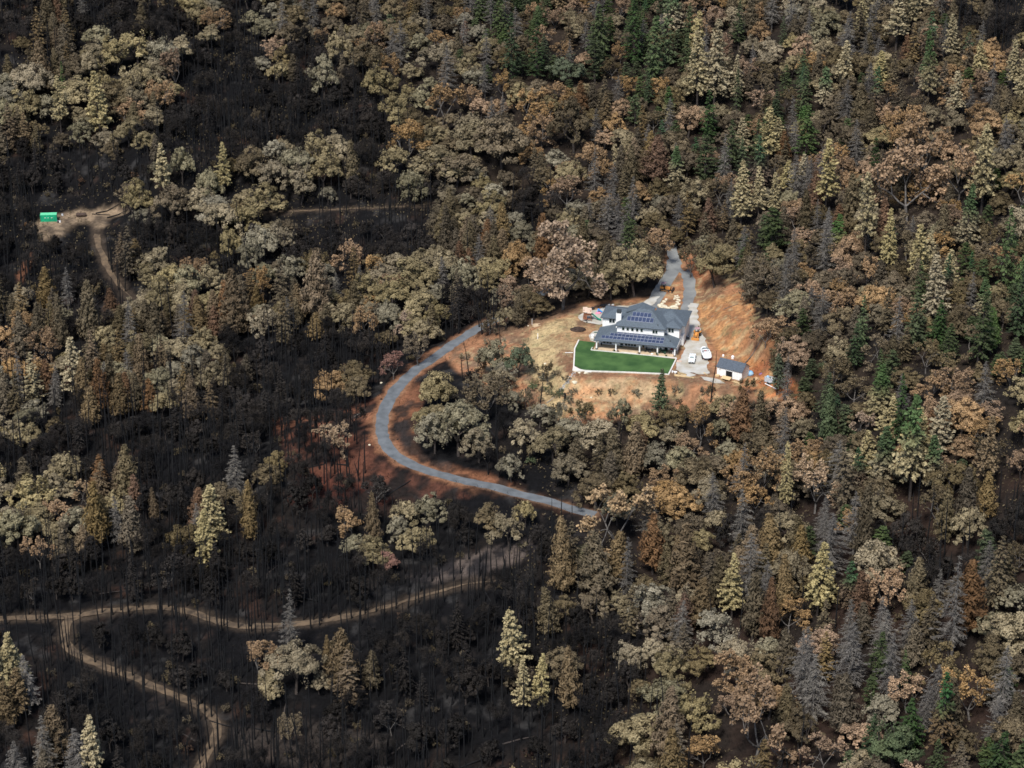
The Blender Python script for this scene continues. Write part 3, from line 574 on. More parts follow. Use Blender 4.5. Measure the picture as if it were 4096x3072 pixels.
o = o.build('plywood_ramp', M['ply']); o.location = local(sp, srz, L*.50, -2.0); o.rotation_euler.z = srz; tag(o, 'pale plywood sheet propped before the shed doorway', 'plywood')
o = MB().box((0, 0, .3), (1.3, .8, .6)).build('crate', M['ply'], None, .03); o.location = local(sp, srz, .6, -.9); o.rotation_euler.z = srz; tag(o, 'pale wooden crate at the corner of the shed', 'crate')
plank_stack('plank_stack', 'loose yellow boards lying before the shed end beyond the ramp', local(sp, srz, L*.9, -1.9), srz+1.4, 7, (2.6, .25, .07), M['ply'], 8)
plank_stack('plank_stack', 'long pale timber planks stacked at the edge below the lawn corner', (*P0(2738, 1508)[:2], 0), math.radians(68), 10, (7, .32, .08), M['ply'], 2)
plank_stack('plank_stack', 'untidy pile of short pale timber offcuts above the long planks', (*P0(2728, 1497)[:2], 0), math.radians(60), 12, (3.2, .25, .08), M['ply'], 4)
plank_stack('plank_stack', 'two pale boards laid end to end on the gravel near the shed', (*P0(2826, 1497)[:2], .05), math.radians(30), 2, (2.8, .25, .08), M['ply'], 6)
o = MB().box((0, 0, .1), (1.6, 1.0, .2)).build('stone_slab', mat('pink_stone', (.58, .42, .33), .8), None, .05); o.location = P0(2717, 1446); o.rotation_euler.z = -.2; tag(o, 'flat pinkish stone slab at the gravel edge by the lawn', 'slab')
for i, (px, py, lab) in enumerate([(2690, 1491, 'small white pail beside the long timber planks'), (2701, 1496, 'larger flared white tub beside the long timber planks')]):
    t = thing('bucket', lab, 'bucket', (*P0(px, py)[:2], 0)); MB().tube([(0, 0, 0), (0, 0, .6+.2*i)], [.25, .34+.25*i], 10).build('body', M['white'], t); MB().tube([(-.3, 0, .6), (0, .05, .85), (.3, 0, .6)], .03, 5).build('handle', M['alu'], t)
M['tarp'] = mat('blue_tarp', (.14, .36, .60), .5, var=.25, scale=1.2, col2=(.42, .58, .70))
b = MB(); rr = random.Random(9); b.loft([[(math.cos(a)*1.45*s_*rr.uniform(.85, 1.15), math.sin(a)*1.1*s_*rr.uniform(.8, 1.2), z) for a in [i*math.pi/6 for i in range(12)]] for z, s_ in ((0, 1.05), (.5, 1.0), (1.0, .8), (1.25, .45), (1.3, .05))]); o = b.build('tarp_bundle', M['tarp'], None, smooth=True); o.location = P0(2997, 1497); tag(o, 'blue tarpaulin draped over a pile at the end of the shed', 'tarpaulin')
b = MB(); rr = random.Random(19); b.loft([[(math.cos(a)*1.0*s_*rr.uniform(.7, 1.3), math.sin(a)*.8*s_*rr.uniform(.7, 1.3), z) for a in [i*math.pi/5 for i in range(10)]] for z, s_ in ((0, 1.1), (.45, .9), (.8, .5), (.9, .05))]); o = b.build('rubble_sack', mat('tan_sack', (.50, .33, .19), .9), None); o.location = P0(3024, 1518); tag(o, 'tan heap of sacks on the red soil beyond the shed', 'sack')
b = MB(); rr = random.Random(29); b.loft([[(math.cos(a)*.9*s_*rr.uniform(.7, 1.3), math.sin(a)*.6*s_*rr.uniform(.7, 1.3), z) for a in [i*math.pi/5 for i in range(10)]] for z, s_ in ((0, 1.1), (.35, .9), (.6, .4), (.65, .05))]); o = b.build('rubbish_pile', mat('blue_red_scrap', (.07, .08, .25), .6, col2=(.35, .12, .16), scale=3), None); o.location = P0(3047, 1499); tag(o, 'small purple and pink rubbish pile between the shed and grey trailer', 'rubbish')
M['rubber'] = mat('tyre_rubber', (.022, .022, .024), .85)
M['trailer'] = mat('weathered_grey_panel', (.60, .63, .66), .6, var=.3, scale=1.4, col2=(.30, .32, .34))
tp = at4(3078, 1538); tl = thing('utility_trailer', 'pale grey slatted stock trailer on the red soil beyond the shed', 'trailer', tuple(tp), math.radians(-38))
b = MB(); b.b2((-1.9, -.06, .5), (1.9, .06, 2.2)); b.b2((-1.9, 1.6, .5), (1.9, 1.72, 2.0)); b.b2((-1.94, -.06, .5), (-1.82, 1.7, 1.9)); b.build('side_panel', M['trailer'], tl)
b = MB()
for i in range(9): b.b2((-1.8+.43*i, -.12, .5), (-1.72+.43*i, -.06, 2.22))
b.build('slats', M['alu'], tl); MB().b2((-1.9, .0, .42), (1.9, 1.7, .55)).build('deck', M['ply'], tl)
for x in (-.55, .45):
    for y in (-.15, 1.8): MB().cyl((x, y, .36), .36, .22, 'y').build('wheel', M['rubber'], tl)
MB().tube([(1.9, .8, .45), (3.3, .8, .4)], .06, 6).build('drawbar', M['alu'], tl)
for i, (dx, dz, s_, mm, lab) in enumerate([(-1.2, 2.2, .5, M['tarp'], 'small blue bag on top of the grey trailer'), (.3, 2.0, .6, M['white'], 'white sack on the grey trailer load'), (1.3, 1.9, .7, M['white'], 'white roll at the far end of the grey trailer')]):
    b = MB(); b.loft([[(math.cos(a)*s_*q, math.sin(a)*s_*.7*q, z) for a in [j*math.pi/4 for j in range(8)]] for z, q in ((-1.4, .9), (0, 1), (.35, .8), (.5, .1))]); o = b.build('load_sack', mm, None, smooth=True); o.location = local(tp, math.radians(-38), dx, .8, tp[2]+dz-.25); tag(o, lab, 'sack')
b = MB(); b.tube([(math.cos(a)*1.3, math.sin(a)*1.3, .08) for a in [i*.3 for i in range(14)]], .08, 6); o = b.build('hose', M['rubber']); q = at4(3056, 1531); o.location = q; tag(o, 'black hose coiled on the red soil before the grey trailer', 'hose')
o = MB().tube([(-2.6, 0, .15), (2.6, 0, .15)], .14, 7).build('pipe', M['white']); q = at4(3083, 1547); o.location = q; o.rotation_euler.z = math.radians(-52); tag(o, 'long white pipe lying below the grey trailer', 'pipe')
for px, py, r, lab in [(2893, 1420, .35, 'small white can on the bank behind the shed roof'), (2931, 1428, .5, 'white round tank behind the shed roof ridge')]:
    q = at4(px, py+6); t = thing('tank', lab, 'tank', tuple(q)); MB().tube([(0, 0, 0), (0, 0, r*1.6), (0, 0, r*2.2)], [r, r, r*.3], 12).build('body', M['white'], t); MB().cyl((0, 0, r*2.25), r*.3, .1, 'z', 8).build('cap', M['alu'], t)
# ---------------------------------------------------------------- vehicles
M['carwhite'] = mat('white_car_paint', (.80, .82, .82), .25, var=.02, spec=.5); M['chrome'] = mat('bumper_chrome', (.30, .31, .32), .3, .6); M['carglass'] = mat('car_glass', (.10, .15, .16), .1, spec=.6)
M['orange'] = mat('construction_yellow', (.62, .27, .07), .5, var=.15); M['canopy'] = mat('faded_pink_canopy', (.42, .27, .29), .6); M['steel'] = mat('dark_steel', (.07, .065, .065), .55, .3, var=.3)
M['lamp'] = mat('headlamp', (.7, .7, .68), .2); M['plate'] = mat('number_plate_white', (.75, .75, .75), .5)
def wheel(par, c, r, w, ax='x'):
    o = MB().cyl(c, r, w, ax, 18).build('wheel', M['rubber'], par); MB().cyl(c, r*.55, w+.04, ax, 12).build('rim', M['chrome'], o)
pk = thing('pickup_truck', 'white pickup truck with an open bed parked on the gravel beside the boat', 'pickup', (*P0(2768, 1443)[:2], .05), math.radians(-8))
def sec(y, z0, z1, w, t=0.86): return [(-w, y, z0), (w, y, z0), (w, y, (z0+z1)/2), (w*t, y, z1), (-w*t, y, z1), (-w, y, (z0+z1)/2)]
MB().loft([sec(-2.85, .55, .98, .9, .92), sec(-2.7, .5, 1.08, .98, .94), sec(-1.1, .5, 1.2, 1.0, .95), sec(.75, .5, 1.2, 1.0, .97)]).build('body', M['carwhite'], pk)
MB().loft([[(-.9, -1.05, 1.19), (.9, -1.05, 1.19), (.74, -.45, 1.82), (-.74, -.45, 1.82)], [(-.9, .78, 1.19), (.9, .78, 1.19), (.74, .6, 1.82), (-.74, .6, 1.82)]]).build('cab', M['carwhite'], pk)
MB().slab([(-.78, -1.03, 1.27), (.78, -1.03, 1.27), (.66, -.53, 1.79), (-.66, -.53, 1.79)], .03).build('windscreen', M['carglass'], pk)
for s_ in (-1, 1): MB().slab([(s_*.885, -.8, 1.27), (s_*.76, -.42, 1.72), (s_*.76, .5, 1.72), (s_*.885, .6, 1.27)], .02).build('side_window', M['carglass'], pk)
b = MB(); b.b2((-1, .76, .5), (-.88, 2.75, 1.25)); b.b2((.88, .76, .5), (1, 2.75, 1.25)); b.b2((-.88, .76, .5), (.88, 2.75, .72)); b.b2((-.88, .77, .72), (.88, .87, 1.24)); b.build('bed', M['carwhite'], pk)
MB().b2((-.87, .9, .722), (.87, 2.66, .74)).build('bed_liner', M['dark'], pk)
MB().b2((-1, 2.755, .55), (1, 2.84, 1.26)).build('tailgate', M['carwhite'], pk)
MB().b2((-.98, -2.95, .45), (.98, -2.8, .66)).build('bumper', M['chrome'], pk); MB().b2((-.62, -2.9, .68), (.62, -2.84, .93)).build('grille', M['fascia'], pk); MB().b2((-.2, -2.98, .5), (.2, -2.955, .64)).build('number_plate', M['plate'], pk)
for s_ in (-1, 1): MB().b2((s_*.78-.14, -2.9, .7), (s_*.78+.14, -2.83, .92)).build('headlight', M['lamp'], pk); MB().box((s_*1.1, -.8, 1.28), (.2, .1, .16)).build('mirror', M['carwhite'], pk)
for x in (-.88, .88):
    for y in (-1.85, 1.7): wheel(pk, (x, y, .4), .4, .26)
# boat on its trailer
bx, by = P0(2822, 1427)[:2]; brz = math.radians(6)
bt = thing('boat_trailer', 'dark boat trailer under the white motorboat on the gravel', 'trailer', (bx, by, .05), brz)
b = MB()
for x in (-.9, .9): b.tube([(x, -3.2, .55), (x, 1.5, .55), (x*.1, 4.6, .55)], .07, 6)
for y in (-2.6, -1, .8): b.tube([(-1.2, y, .5), (1.2, y, .5)], .06, 6)
b.build('frame', M['steel'], bt)
for x in (-1.35, 1.35):
    for y in (-1.9, -.95): wheel(bt, (x, y, .36), .36, .24)
    MB().box((x, -1.42, .8), (.36, 2.0, .08)).build('mudguard', M['steel'], bt); MB().box((x*.9, -3.25, .62), (.3, .08, .16)).build('tail_light', M['redpaint'], bt)
boat = thing('motorboat', 'white open motorboat with a windscreen on its trailer beside the pickup', 'boat', (bx, by, .6), brz)
def hull(y, w, zk, zs): return [(-w, y, zs), (-w*.93, y, zs*.45+zk*.55), (-w*.35, y, zk+.05), (0, y, zk), (w*.35, y, zk+.05), (w*.93, y, zs*.45+zk*.55), (w, y, zs)]
BW = 1.45
st = [(-3.3, .96), (-2, 1.0), (0, 1.0), (1.5, .95), (2.6, .78), (3.4, .5), (3.8, .2)]
R = [hull(y, BW*k, .1+max(0, y-1.5)**2*.05, 1.15+.03*max(0, y)) for y, k in st]
b = MB(); b.loft(R, cap=True); b.build('hull', M['carwhite'], boat, smooth=False)
MB().loft([[(-BW*k, y, 1.16+.03*max(0, y)), (BW*k, y, 1.16+.03*max(0, y)), (BW*k*.9, y, 1.32+.03*max(0, y)), (-BW*k*.9, y, 1.32+.03*max(0, y))] for y, k in ((-3.3, .96), (-2.4, 1), (-1.35, 1))]).build('engine_cover', M['carwhite'], boat)
MB().loft([[(-BW*k, y, 1.16+.03*max(0, y)), (BW*k, y, 1.16+.03*max(0, y)), (BW*k*.8, y, 1.3+.03*max(0, y)), (-BW*k*.8, y, 1.3+.03*max(0, y))] for y, k in ((2.1, .88), (2.8, .74), (3.4, .5), (3.75, .22))]).build('bow_deck', M['carwhite'], boat)
b = MB()
for s_ in (-1, 1): b.loft([[(s_*BW*k, y, 1.16), (s_*BW*k*.8, y, 1.16), (s_*BW*k*.8, y, 1.33), (s_*BW*k*.97, y, 1.33)] for y, k in ((-1.35, 1), (0, 1), (1.5, .95), (2.1, .88))])
b.build('gunwale', M['carwhite'], boat)
MB().b2((-BW*.78, -1.34, 1.155), (BW*.78, 2.1, 1.19)).build('cockpit_floor', mat('boat_carpet', (.12, .13, .14), .9), boat)
for x, y, m_ in ((-.7, .8, M['white']), (.7, .6, M['white']), (-.1, .2, M['redpaint'] if False else mat('pink_seat', (.55, .25, .25), .6)), (0, -.95, M['white'])): 
    sw = .55 if y > -.5 else 1.9; o = MB().box((x, y, 1.36), (sw, .5, .3)).build('seat', m_, boat, .06); MB().box((x, y-.24, 1.6), (sw, .12, .4)).build('seat_back', m_, o, .04)
MB().loft([[(-1.2, 1.2, 1.33), (-1.1, 1.05, 1.8), (-1.06, 1.08, 1.8), (-1.15, 1.25, 1.33)], [(-.7, 2.0, 1.33), (-.65, 1.75, 1.85), (-.62, 1.78, 1.85), (-.66, 2.05, 1.33)], [(.7, 2.0, 1.33), (.65, 1.75, 1.85), (.62, 1.78, 1.85), (.66, 2.05, 1.33)], [(1.2, 1.2, 1.33), (1.1, 1.05, 1.8), (1.06, 1.08, 1.8), (1.15, 1.25, 1.33)]]).build('windscreen', M['carglass'], boat)
MB().b2((-.95, -3.75, .55), (.95, -3.31, .66)).build('swim_platform', M['trailer'], boat)
# backhoe loader
bk = thing('backhoe_loader', 'orange yellow backhoe loader with its front bucket on the driveway beside the house', 'backhoe', (*P0(2787, 1347)[:2], 0), math.radians(-14))
MB().loft([[(-.45, -1.9, .75), (.45, -1.9, .75), (.45, -1.9, 1.5), (-.45, -1.9, 1.5)], [(-.45, .1, .75), (.45, .1, .75), (.45, .1, 1.7), (-.45, .1, 1.7)]]).build('engine_hood', M['orange'], bk, .05)
MB().box((0, .9, .85), (1.3, 2.4, .5)).build('chassis', M['steel'], bk); MB().box((0, .5, 1.35), (.55, .55, .2)).build('seat', M['dark'], bk, .05)
b = MB(); b.b2((-1.25, -3.35, .1), (1.25, -3.2, 1.05)); b.b2((-1.25, -3.2, .1), (1.25, -2.5, .2)); b.b2((-1.25, -3.2, .2), (-1.18, -2.55, .9)); b.b2((1.18, -3.2, .2), (1.25, -2.55, .9)); b.build('loader_bucket', M['orange'], bk)
for s_ in (-1, 1):
    MB().tube([(s_*.7, .0, 1.75), (s_*.72, -1.4, 1.6), (s_*.75, -2.6, .7)], .12, 6).build('loader_arm', M['orange'], bk)
    wheel(bk, (s_*.95, 1.0, .75), .75, .5); wheel(bk, (s_*.85, -1.35, .5), .5, .35); MB().box((s_*.98, 1.0, 1.55), (.5, 1.2, .1)).build('mudguard', M['orange'], bk)
    for y in (-.05, 1.45): MB().box((s_*.62, y, 2.1), (.07, .07, 1.2)).build('canopy_post', M['steel'], bk)
MB().box((0, .7, 2.75), (1.5, 1.75, .1)).build('canopy', M['canopy'], bk, .03)
o = MB().tube([(0, 2.0, 1.0), (0, 2.5, 2.9)], [.22, .14], 6).build('boom', M['steel'], bk); MB().tube([(0, 2.5, 2.9), (.1, 3.2, 1.7)], [.14, .1], 6).build('dipper', M['orange'], o); MB().box((.1, 3.3, 1.4), (.5, .45, .5), 0, .7).build('digging_bucket', M['steel'], o)
# bulldozer
dz = thing('bulldozer', 'orange yellow bulldozer with a dark blade and pink canopy on the drive behind the house', 'bulldozer', tuple(at4(2662, 1163)), math.radians(-20))
for s_ in (-1, 1):
    b = MB(); b.loft([[(x, s_*.85-.22, z) for x, z in ((-1.9, .45), (-1.5, .9), (1.4, .8), (1.75, .4), (1.4, .02), (-1.5, .02))], [(x, s_*.85+.22, z) for x, z in ((-1.9, .45), (-1.5, .9), (1.4, .8), (1.75, .4), (1.4, .02), (-1.5, .02))]]); o = b.build('track', M['steel'], dz); MB().b2((-1.2, s_*.85-.24, .3), (1.2, s_*.85+.24, .5)).build('track_frame', M['orange'], o)
    MB().tube([(.4, s_*.85, .5), (2.3, s_*1.0, .35)], .12, 6).build('push_arm', M['orange'], dz)
    for x in (-1.3, -.2): MB().box((x, s_*.6, 2.1), (.08, .08, 1.3)).build('canopy_post', M['steel'], dz)
MB().loft([[(.0, -.5, .7), (.0, .5, .7), (.0, .5, 1.65), (.0, -.5, 1.65)], [(1.7, -.45, .7), (1.7, .45, .7), (1.7, .45, 1.55), (1.7, -.45, 1.55)]]).build('engine_hood', M['orange'], dz, .05)
MB().box((-1.1, 0, 1.2), (1.3, 1.5, .75)).build('rear_tank', M['orange'], dz, .08); MB().box((-.6, 0, 1.65), (.6, .7, .35)).build('seat', M['dark'], dz, .05)
MB().box((-.75, 0, 2.8), (1.7, 1.7, .1)).build('canopy', M['canopy'], dz, .03)
MB().loft([[(2.35+.25*math.cos(a*.5), y, .1+1.05*a/3) for a in range(4)]+[(2.55+.25*math.cos(a*.5), y, .1+1.05*a/3) for a in (3, 2, 1, 0)] for y in (-1.7, 1.7)]).build('blade', M['steel'], dz)
MB().tube([(1.2, .25, 1.5), (1.2, .25, 2.3)], .06, 6).build('exhaust', M['steel'], dz)
# ---------------------------------------------------------------- playground
M['cedar'] = mat('red_cedar_boards', (.26, .105, .055), .75, var=.25, scale=2); M['playroof'] = mat('tan_play_roof', (.56, .42, .33), .8); M['slide'] = mat('green_slide', (.01, .22, .145), .4)
ps = thing('play_tower', 'cedar climbing tower with a pitched tan roof and green slide', 'playground', (*P0(2349, 1280)[:2], .05), math.radians(-4))
for x in (-1.15, 1.15):
    for y in (-.9, .9): MB().tube([(x*1.25, y*1.2, 0), (x, y, 2.1), (x*.95, y, 4.0)], .09, 5).build('leg', M['cedar'], ps)
MB().b2((-1.2, -.95, 1.95), (1.2, .95, 2.1)).build('deck', M['cedar'], ps); b = MB()
for i in range(9): b.b2((-1.2+.28*i, -1.0, 2.1), (-1.02+.28*i, -.95, 2.85))
for i in range(5): b.b2((1.15, -.9+.32*i, 2.1), (1.2, -.72+.32*i, 2.85))
b.build('railing', M['cedar'], ps)
b = MB(); b.b2((-1.2, -.96, .5), (-.1, -.9, 1.9)); b.b2((.1, -1.2, .6), (1.15, -.6, .75)); b.build('wall_boards', M['cedar'], ps); MB().b2((-1.2, -1.5, .75), (-.1, -.96, .85)).build('picnic_bench', M['cedar'], ps)
b = MB(); b.slab([(-1.45, -1.1, 3.3), (.05, -1.1, 3.3), (.05, .0, 4.6), (-1.45, 0, 4.6)], .1); b.slab([(.05, 1.1, 3.3), (-1.45, 1.1, 3.3), (-1.45, 0, 4.6), (.05, 0, 4.6)], .1); b.slab([(.06, -1.25, 2.95), (1.4, -1.25, 2.95), (1.4, -.1, 4.35), (.06, -.1, 4.35)], .1); b.slab([(1.4, 1.05, 2.95), (.06, 1.05, 2.95), (.06, -.1, 4.35), (1.4, -.1, 4.35)], .1); b.build('roof', M['playroof'], ps)
b = MB(); pts = [(1.2, .3, 2.1), (1.9, .2, 1.8), (2.7, 0, 1.15), (3.5, -.15, .55), (4.1, -.25, .3), (4.6, -.3, .28)]
b.loft([[(x, y-.35, z+.25), (x, y-.3, z), (x, y+.3, z), (x, y+.35, z+.25), (x, y+.38, z+.25), (x, y+.33, z-.06), (x, y-.33, z-.06), (x, y-.38, z+.25)] for x, y, z in pts]); b.build('slide', M['slide'], ps)
MB().box((4.4, -.3, .12), (.1, .6, .26)).build('slide_foot', M['slide'], ps)
def float_toy(label, p, m, rz, w, l, tall):
    t = thing('paddling_pool' if not tall else 'toy_slide', label, 'toy', tuple(p), rz)
    b = MB()
    if not tall: b.loft([[(math.cos(a)*w*q, math.sin(a)*l*q, z) for a in [i*math.pi/8 for i in range(16)]] for z, q in ((0, .96), (.15, 1.05), (.32, 1), (.33, .85), (.12, .8))], cap=True); b.build('body', m, t, smooth=True)
    else: b.loft([[(-.1, -.35, 1.1), (-.1, .35, 1.1), (.1, .35, 1.2), (.1, -.35, 1.2)], [(.7, -.35, .5), (.7, .35, .5), (.8, .35, .62), (.8, -.35, .62)], [(1.4, -.35, .1), (1.4, .35, .1), (1.45, .35, .22), (1.45, -.35, .22)]]); b.build('chute', m, t); MB().box((-.1, 0, .58), (.2, .7, 1.1), 0, .8).build('ladder', m, t)
float_toy('pink oval paddling pool on the gravel between the tower and the house', P0(2393, 1254, .06), mat('pink_vinyl', (.80, .26, .38), .4), .15, .95, .6, False)
float_toy('small bright blue toy slide standing behind the pink paddling pool', P0(2393, 1248, .06), mat('blue_plastic', (.07, .33, .78), .4), -.3, .8, .5, True)
t = thing('bird_bath', 'small dark pedestal stand on the gravel before the climbing tower', 'stand', tuple(P0(2347, 1290, .05))); MB().tube([(0, 0, 0), (0, 0, .5)], [.2, .08], 8).build('foot', M['steel'], t); MB().tube([(0, 0, .5), (0, 0, .62)], [.1, .28], 8).build('bowl', M['steel'], t)
def junk(name, label, cat, p, m, sx, sy, sz, seed, m2=None):
    rr = random.Random(seed); b = MB(); b.loft([[(math.cos(a)*sx*q*rr.uniform(.8, 1.2), math.sin(a)*sy*q*rr.uniform(.8, 1.2), z*sz) for a in [i*math.pi/5 for i in range(10)]] for z, q in ((-.2, .95), (.4, 1), (.8, .75), (1, .2))]); o = b.build(name, m); o.location = p; return tag(o, label, cat)
junk('tyre_heap', 'dark heap with a white can beside the climbing tower', 'heap', P0(2371, 1236), M['rubber'], .7, .6, .8, 1)
junk('rubble_heap', 'tan rubble heap at the yard edge behind the paddling pool', 'heap', at4(2387, 1229), M['soilbed'], 1.0, .6, .6, 2)
junk('scrap_heap', 'dark scrap heap at the yard edge nearest the burnt wood', 'heap', at4(2415, 1224), M['steel'], 1.3, .6, .7, 3)
for px, lab in ((2424, 'short white pipe on the dark scrap heap'), (2436, 'long white board lying at the yard edge behind the left wing'), (2451, 'white tub standing at the yard edge behind the chimney')):
    q = at4(px, 1222); t = thing('scrap_piece', lab, 'scrap', tuple(q)); MB().box((0, 0, .25), (.9, .4, .35), .2, .8).build('body', M['white'], t, .05); MB().box((.1, 0, .46), (.5, .25, .08), .1).build('lid', M['trailer'], t)
# ---------------------------------------------------------------- boulders
M['rock'] = mat('pale_limestone', (.62, .55, .41), .85, var=.2, scale=1.5, bump=.3)
def boulder_mesh(seed, m=M['rock']):
    rng = np.random.default_rng(seed); bm = bmesh.new(); bmesh.ops.create_icosphere(bm, subdivisions=2, radius=1.0)
    pl = rng.normal(size=(7, 3)); pl /= np.linalg.norm(pl, axis=1)[:, None]
    for v in bm.verts:
        c = np.array(v.co)
        for q in pl:
            dd = c@q-.72
            if dd > 0: c = c-q*dd
        v.co = Vector(c*(1+rng.uniform(-.06, .06)))
    me = bpy.data.meshes.new('boulder'); bm.to_mesh(me); bm.free(); me.materials.append(m); return me
BM_ = [boulder_mesh(s_) for s_ in range(5)]
ring = [(2640,1226,1.1),(2648,1217,.8),(2656,1208,.75),(2664,1200,.7),(2658,1231,1.15),(2673,1237,.9),(2682,1233,.8),(2698,1233,1.2),(2705,1222,.8),(2709,1209,.7),(2712,1200,.65),(2716,1218,.75),(2714,1190,.55),(2718,1203,.6),(2700,1193,.5),(2702,1186,.55),(2710,1183,.5),(2698,1197,.45),(2707,1192,.45),(2650,1233,.7),(2690,1240,.7),(2712,1213,.55)]
nm = ['big pale boulder on the near left corner of the planter ring', 'pale boulder second up the left arm of the planter ring', 'pale boulder third up the left arm of the planter ring', 'end boulder at the top of the planter ring left arm', 'squarish whitish boulder on the near side of the planter ring', 'low flat boulder in the middle of the near side of the ring', 'tan boulder right of middle on the near side of the ring', 'long slanting boulder at the near right corner of the ring', 'upright boulder just above the near right corner of the ring', 'pale boulder midway up the right arm of the ring', 'white boulder high on the right arm of the ring', 'outer boulder beside the right arm of the ring', 'round boulder near the top of the right arm', 'small outer stone high beside the right arm', 'stone at the lower end of the short row below the bulldozer blade', 'stone at the upper end of the short row below the bulldozer blade', 'stone set apart right of the row below the bulldozer blade', 'smallest stone in the row below the bulldozer blade', 'small stone between the right arm and the short row', 'small stone tucked in front of the big left corner boulder', 'small stone in front of the long slanting boulder', 'small stone wedged low in the right arm of the ring']
for i, (px, py, r) in enumerate(ring):
    o = mesh_obj('boulder', BM_[i % 5]); q = P0(px, py); o.location = (q[0], q[1], grid_z(q[0], q[1])+r*.3); o.scale = (r*(1.25 if i in (7, 4) else 1), r*.9, r*.75); o.rotation_euler.z = i*1.3; tag(o, nm[i], 'boulder', 'boulders round the driveway planter')
M['rubble'] = mat('grey_rubble', (.42, .40, .37), .9, var=.3)
RB = boulder_mesh(31, M['rubble'])
# rocks spread at the lawn corner and on the slopes: few and countable
rk = [(2302,1484,.7,'pale rock under the lawn wall corner'),(2318,1492,.6,'pale rock just outside the lawn wall near its left bend'),(2345,1493,.8,'tan rock below the lawn wall left of its middle'),(2297,1530,1.0,'tan rock beside the rubble drain below the lawn corner'),(2365,1590,.5,'single white stone on the straw bank below the lawn'),(2180,1455,.55,'white stone on the straw slope left of the lawn'),(2113,1304,.4,'white stone on the orange soil behind the green crowned oak')]
for i, (px, py, r, lab) in enumerate(rk):
    o = mesh_obj('rock', BM_[(i+2) % 5]); o.location = at4(px, py); o.scale = (r, r*.8, r*.6); tag(o, lab, 'rock', 'rocks on the clearing')
b = MB(); rr = random.Random(12)
V = []
for i in range(70):
    t_ = i/70; px = 2300-60*t_+rr.uniform(-8, 8); py = 1490+75*t_+rr.uniform(-4, 4); q = at4(px, py); s_ = rr.uniform(.15, .4); b.box((q[0], q[1], q[2]+.05), (s_*1.5, s_, s_*.8), rr.random()*3, .7)
tag(b.build('rubble_drain', M['rubble']), kind='stuff', label='grey rubble spilling down the slope from the lawn corner')
M['pvc'] = M['white']
for px, py, ln, a, lab in [(2276, 1412, 2.6, 0, 'white pipe lying across the soil left of the lawn wall'), (2352, 1489, 2.2, -.1, 'white pipe lying along the outside of the front lawn wall')]:
    o = MB().tube([(-ln/2, 0, .12), (ln/2, 0, .12)], .1, 6).build('pipe', M['pvc']); o.location = at4(px, py); o.rotation_euler.z = a; tag(o, lab, 'pipe')
o = MB().tube([(0, 0, 0), (0, 0, 1.9), (0, 0, 2.05)], [.12, .12, .02], 6).build('marker_post', M['white']); o.location = at4(2151, 1356); tag(o, 'white marker post standing on the orange soil near the green crowned oak', 'post')
o = MB().tube([(0, 0, 0), (0, .05, 2.3), (0, .05, 2.6)], [.36, .33, .1], 8).build('burnt_stump', M['bark_black']); o.location = at4(2260, 1602); tag(o, 'short thick burnt stump standing on the straw bank below the lawn', 'stump')
# a small sunken tank by the clearing edge
q = at4(2150, 1302); t = thing('stock_tank', 'pale round edged trough dug into the orange soil at the clearing edge', 'trough', tuple(q)); MB().loft([[(math.cos(a)*1.7*k, math.sin(a)*1.0*k, z) for a in [i*math.pi/8 for i in range(16)]] for z, k in ((-.3, 1), (.35, 1), (.35, .8), (.1, .75))]).build('rim', mat('tan_liner', (.55, .42, .27), .7), t); MB().tube([(-1.8, .6, 0), (-1.8, .6, 2.2)], .07, 5).build('standpipe', M['white'], t)
# ---------------------------------------------------------------- green container and its clearing
M['green'] = mat('green_container_paint', (.012, .34, .17), .55, var=.18, scale=.6); M['greentop'] = mat('sun_painted_green_roof', (.14, .60, .33), .55, var=.1); M['pale'] = mat('pale_stencil', (.45, .65, .5), .7)  # roof green is lighter: high sunlight painted into its colour
q = at4(196, 881); ct = thing('shipping_container', 'bright green shipping container on the bare dirt clearing', 'container', (q[0], q[1], q[2]-.1), math.radians(4))
b = MB(); Lc = 3.0; n_ = 26
prof = [(-Lc+2*Lc*i/n_, (-1.22 if (i//2) % 2 else -1.16)) for i in range(n_+1)]
b.loft([[(x, y, .15) for x, y in prof]+[(Lc, 1.2, .15), (-Lc, 1.2, .15)], [(x, y, 2.5) for x, y in prof]+[(Lc, 1.2, 2.5), (-Lc, 1.2, 2.5)]]); b.build('body', M['green'], ct)
b = MB(); b.b2((-Lc-.03, -1.25, 0), (Lc+.03, 1.22, .14)); b.b2((-Lc-.03, -1.25, 2.5), (Lc+.03, -1.15, 2.62)); 
for x in (-Lc, Lc): b.b2((x-.07, -1.26, .14), (x+.07, -1.1, 2.5))
b.build('frame', M['green'], ct); MB().slab([(-Lc-.03, -1.14, 2.66), (Lc+.03, -1.14, 2.66), (Lc+.03, 1.22, 2.72), (-Lc-.03, 1.22, 2.72)], .14).build('roof', M['greentop'], ct)
for x0, x1 in ((-1.5, -.9), (-.3, .1), (.9, 1.5)): MB().b2((x0, -1.275, 1.4), (x1, -1.235, 1.7)).build('pale_patch', M['pale'], ct)
for i in range(2): MB().tube([(Lc+.04, -.3+.6*i, .2), (Lc+.04, -.3+.6*i, 2.4)], .03, 5).build('lock_rod', M['alu'], ct)
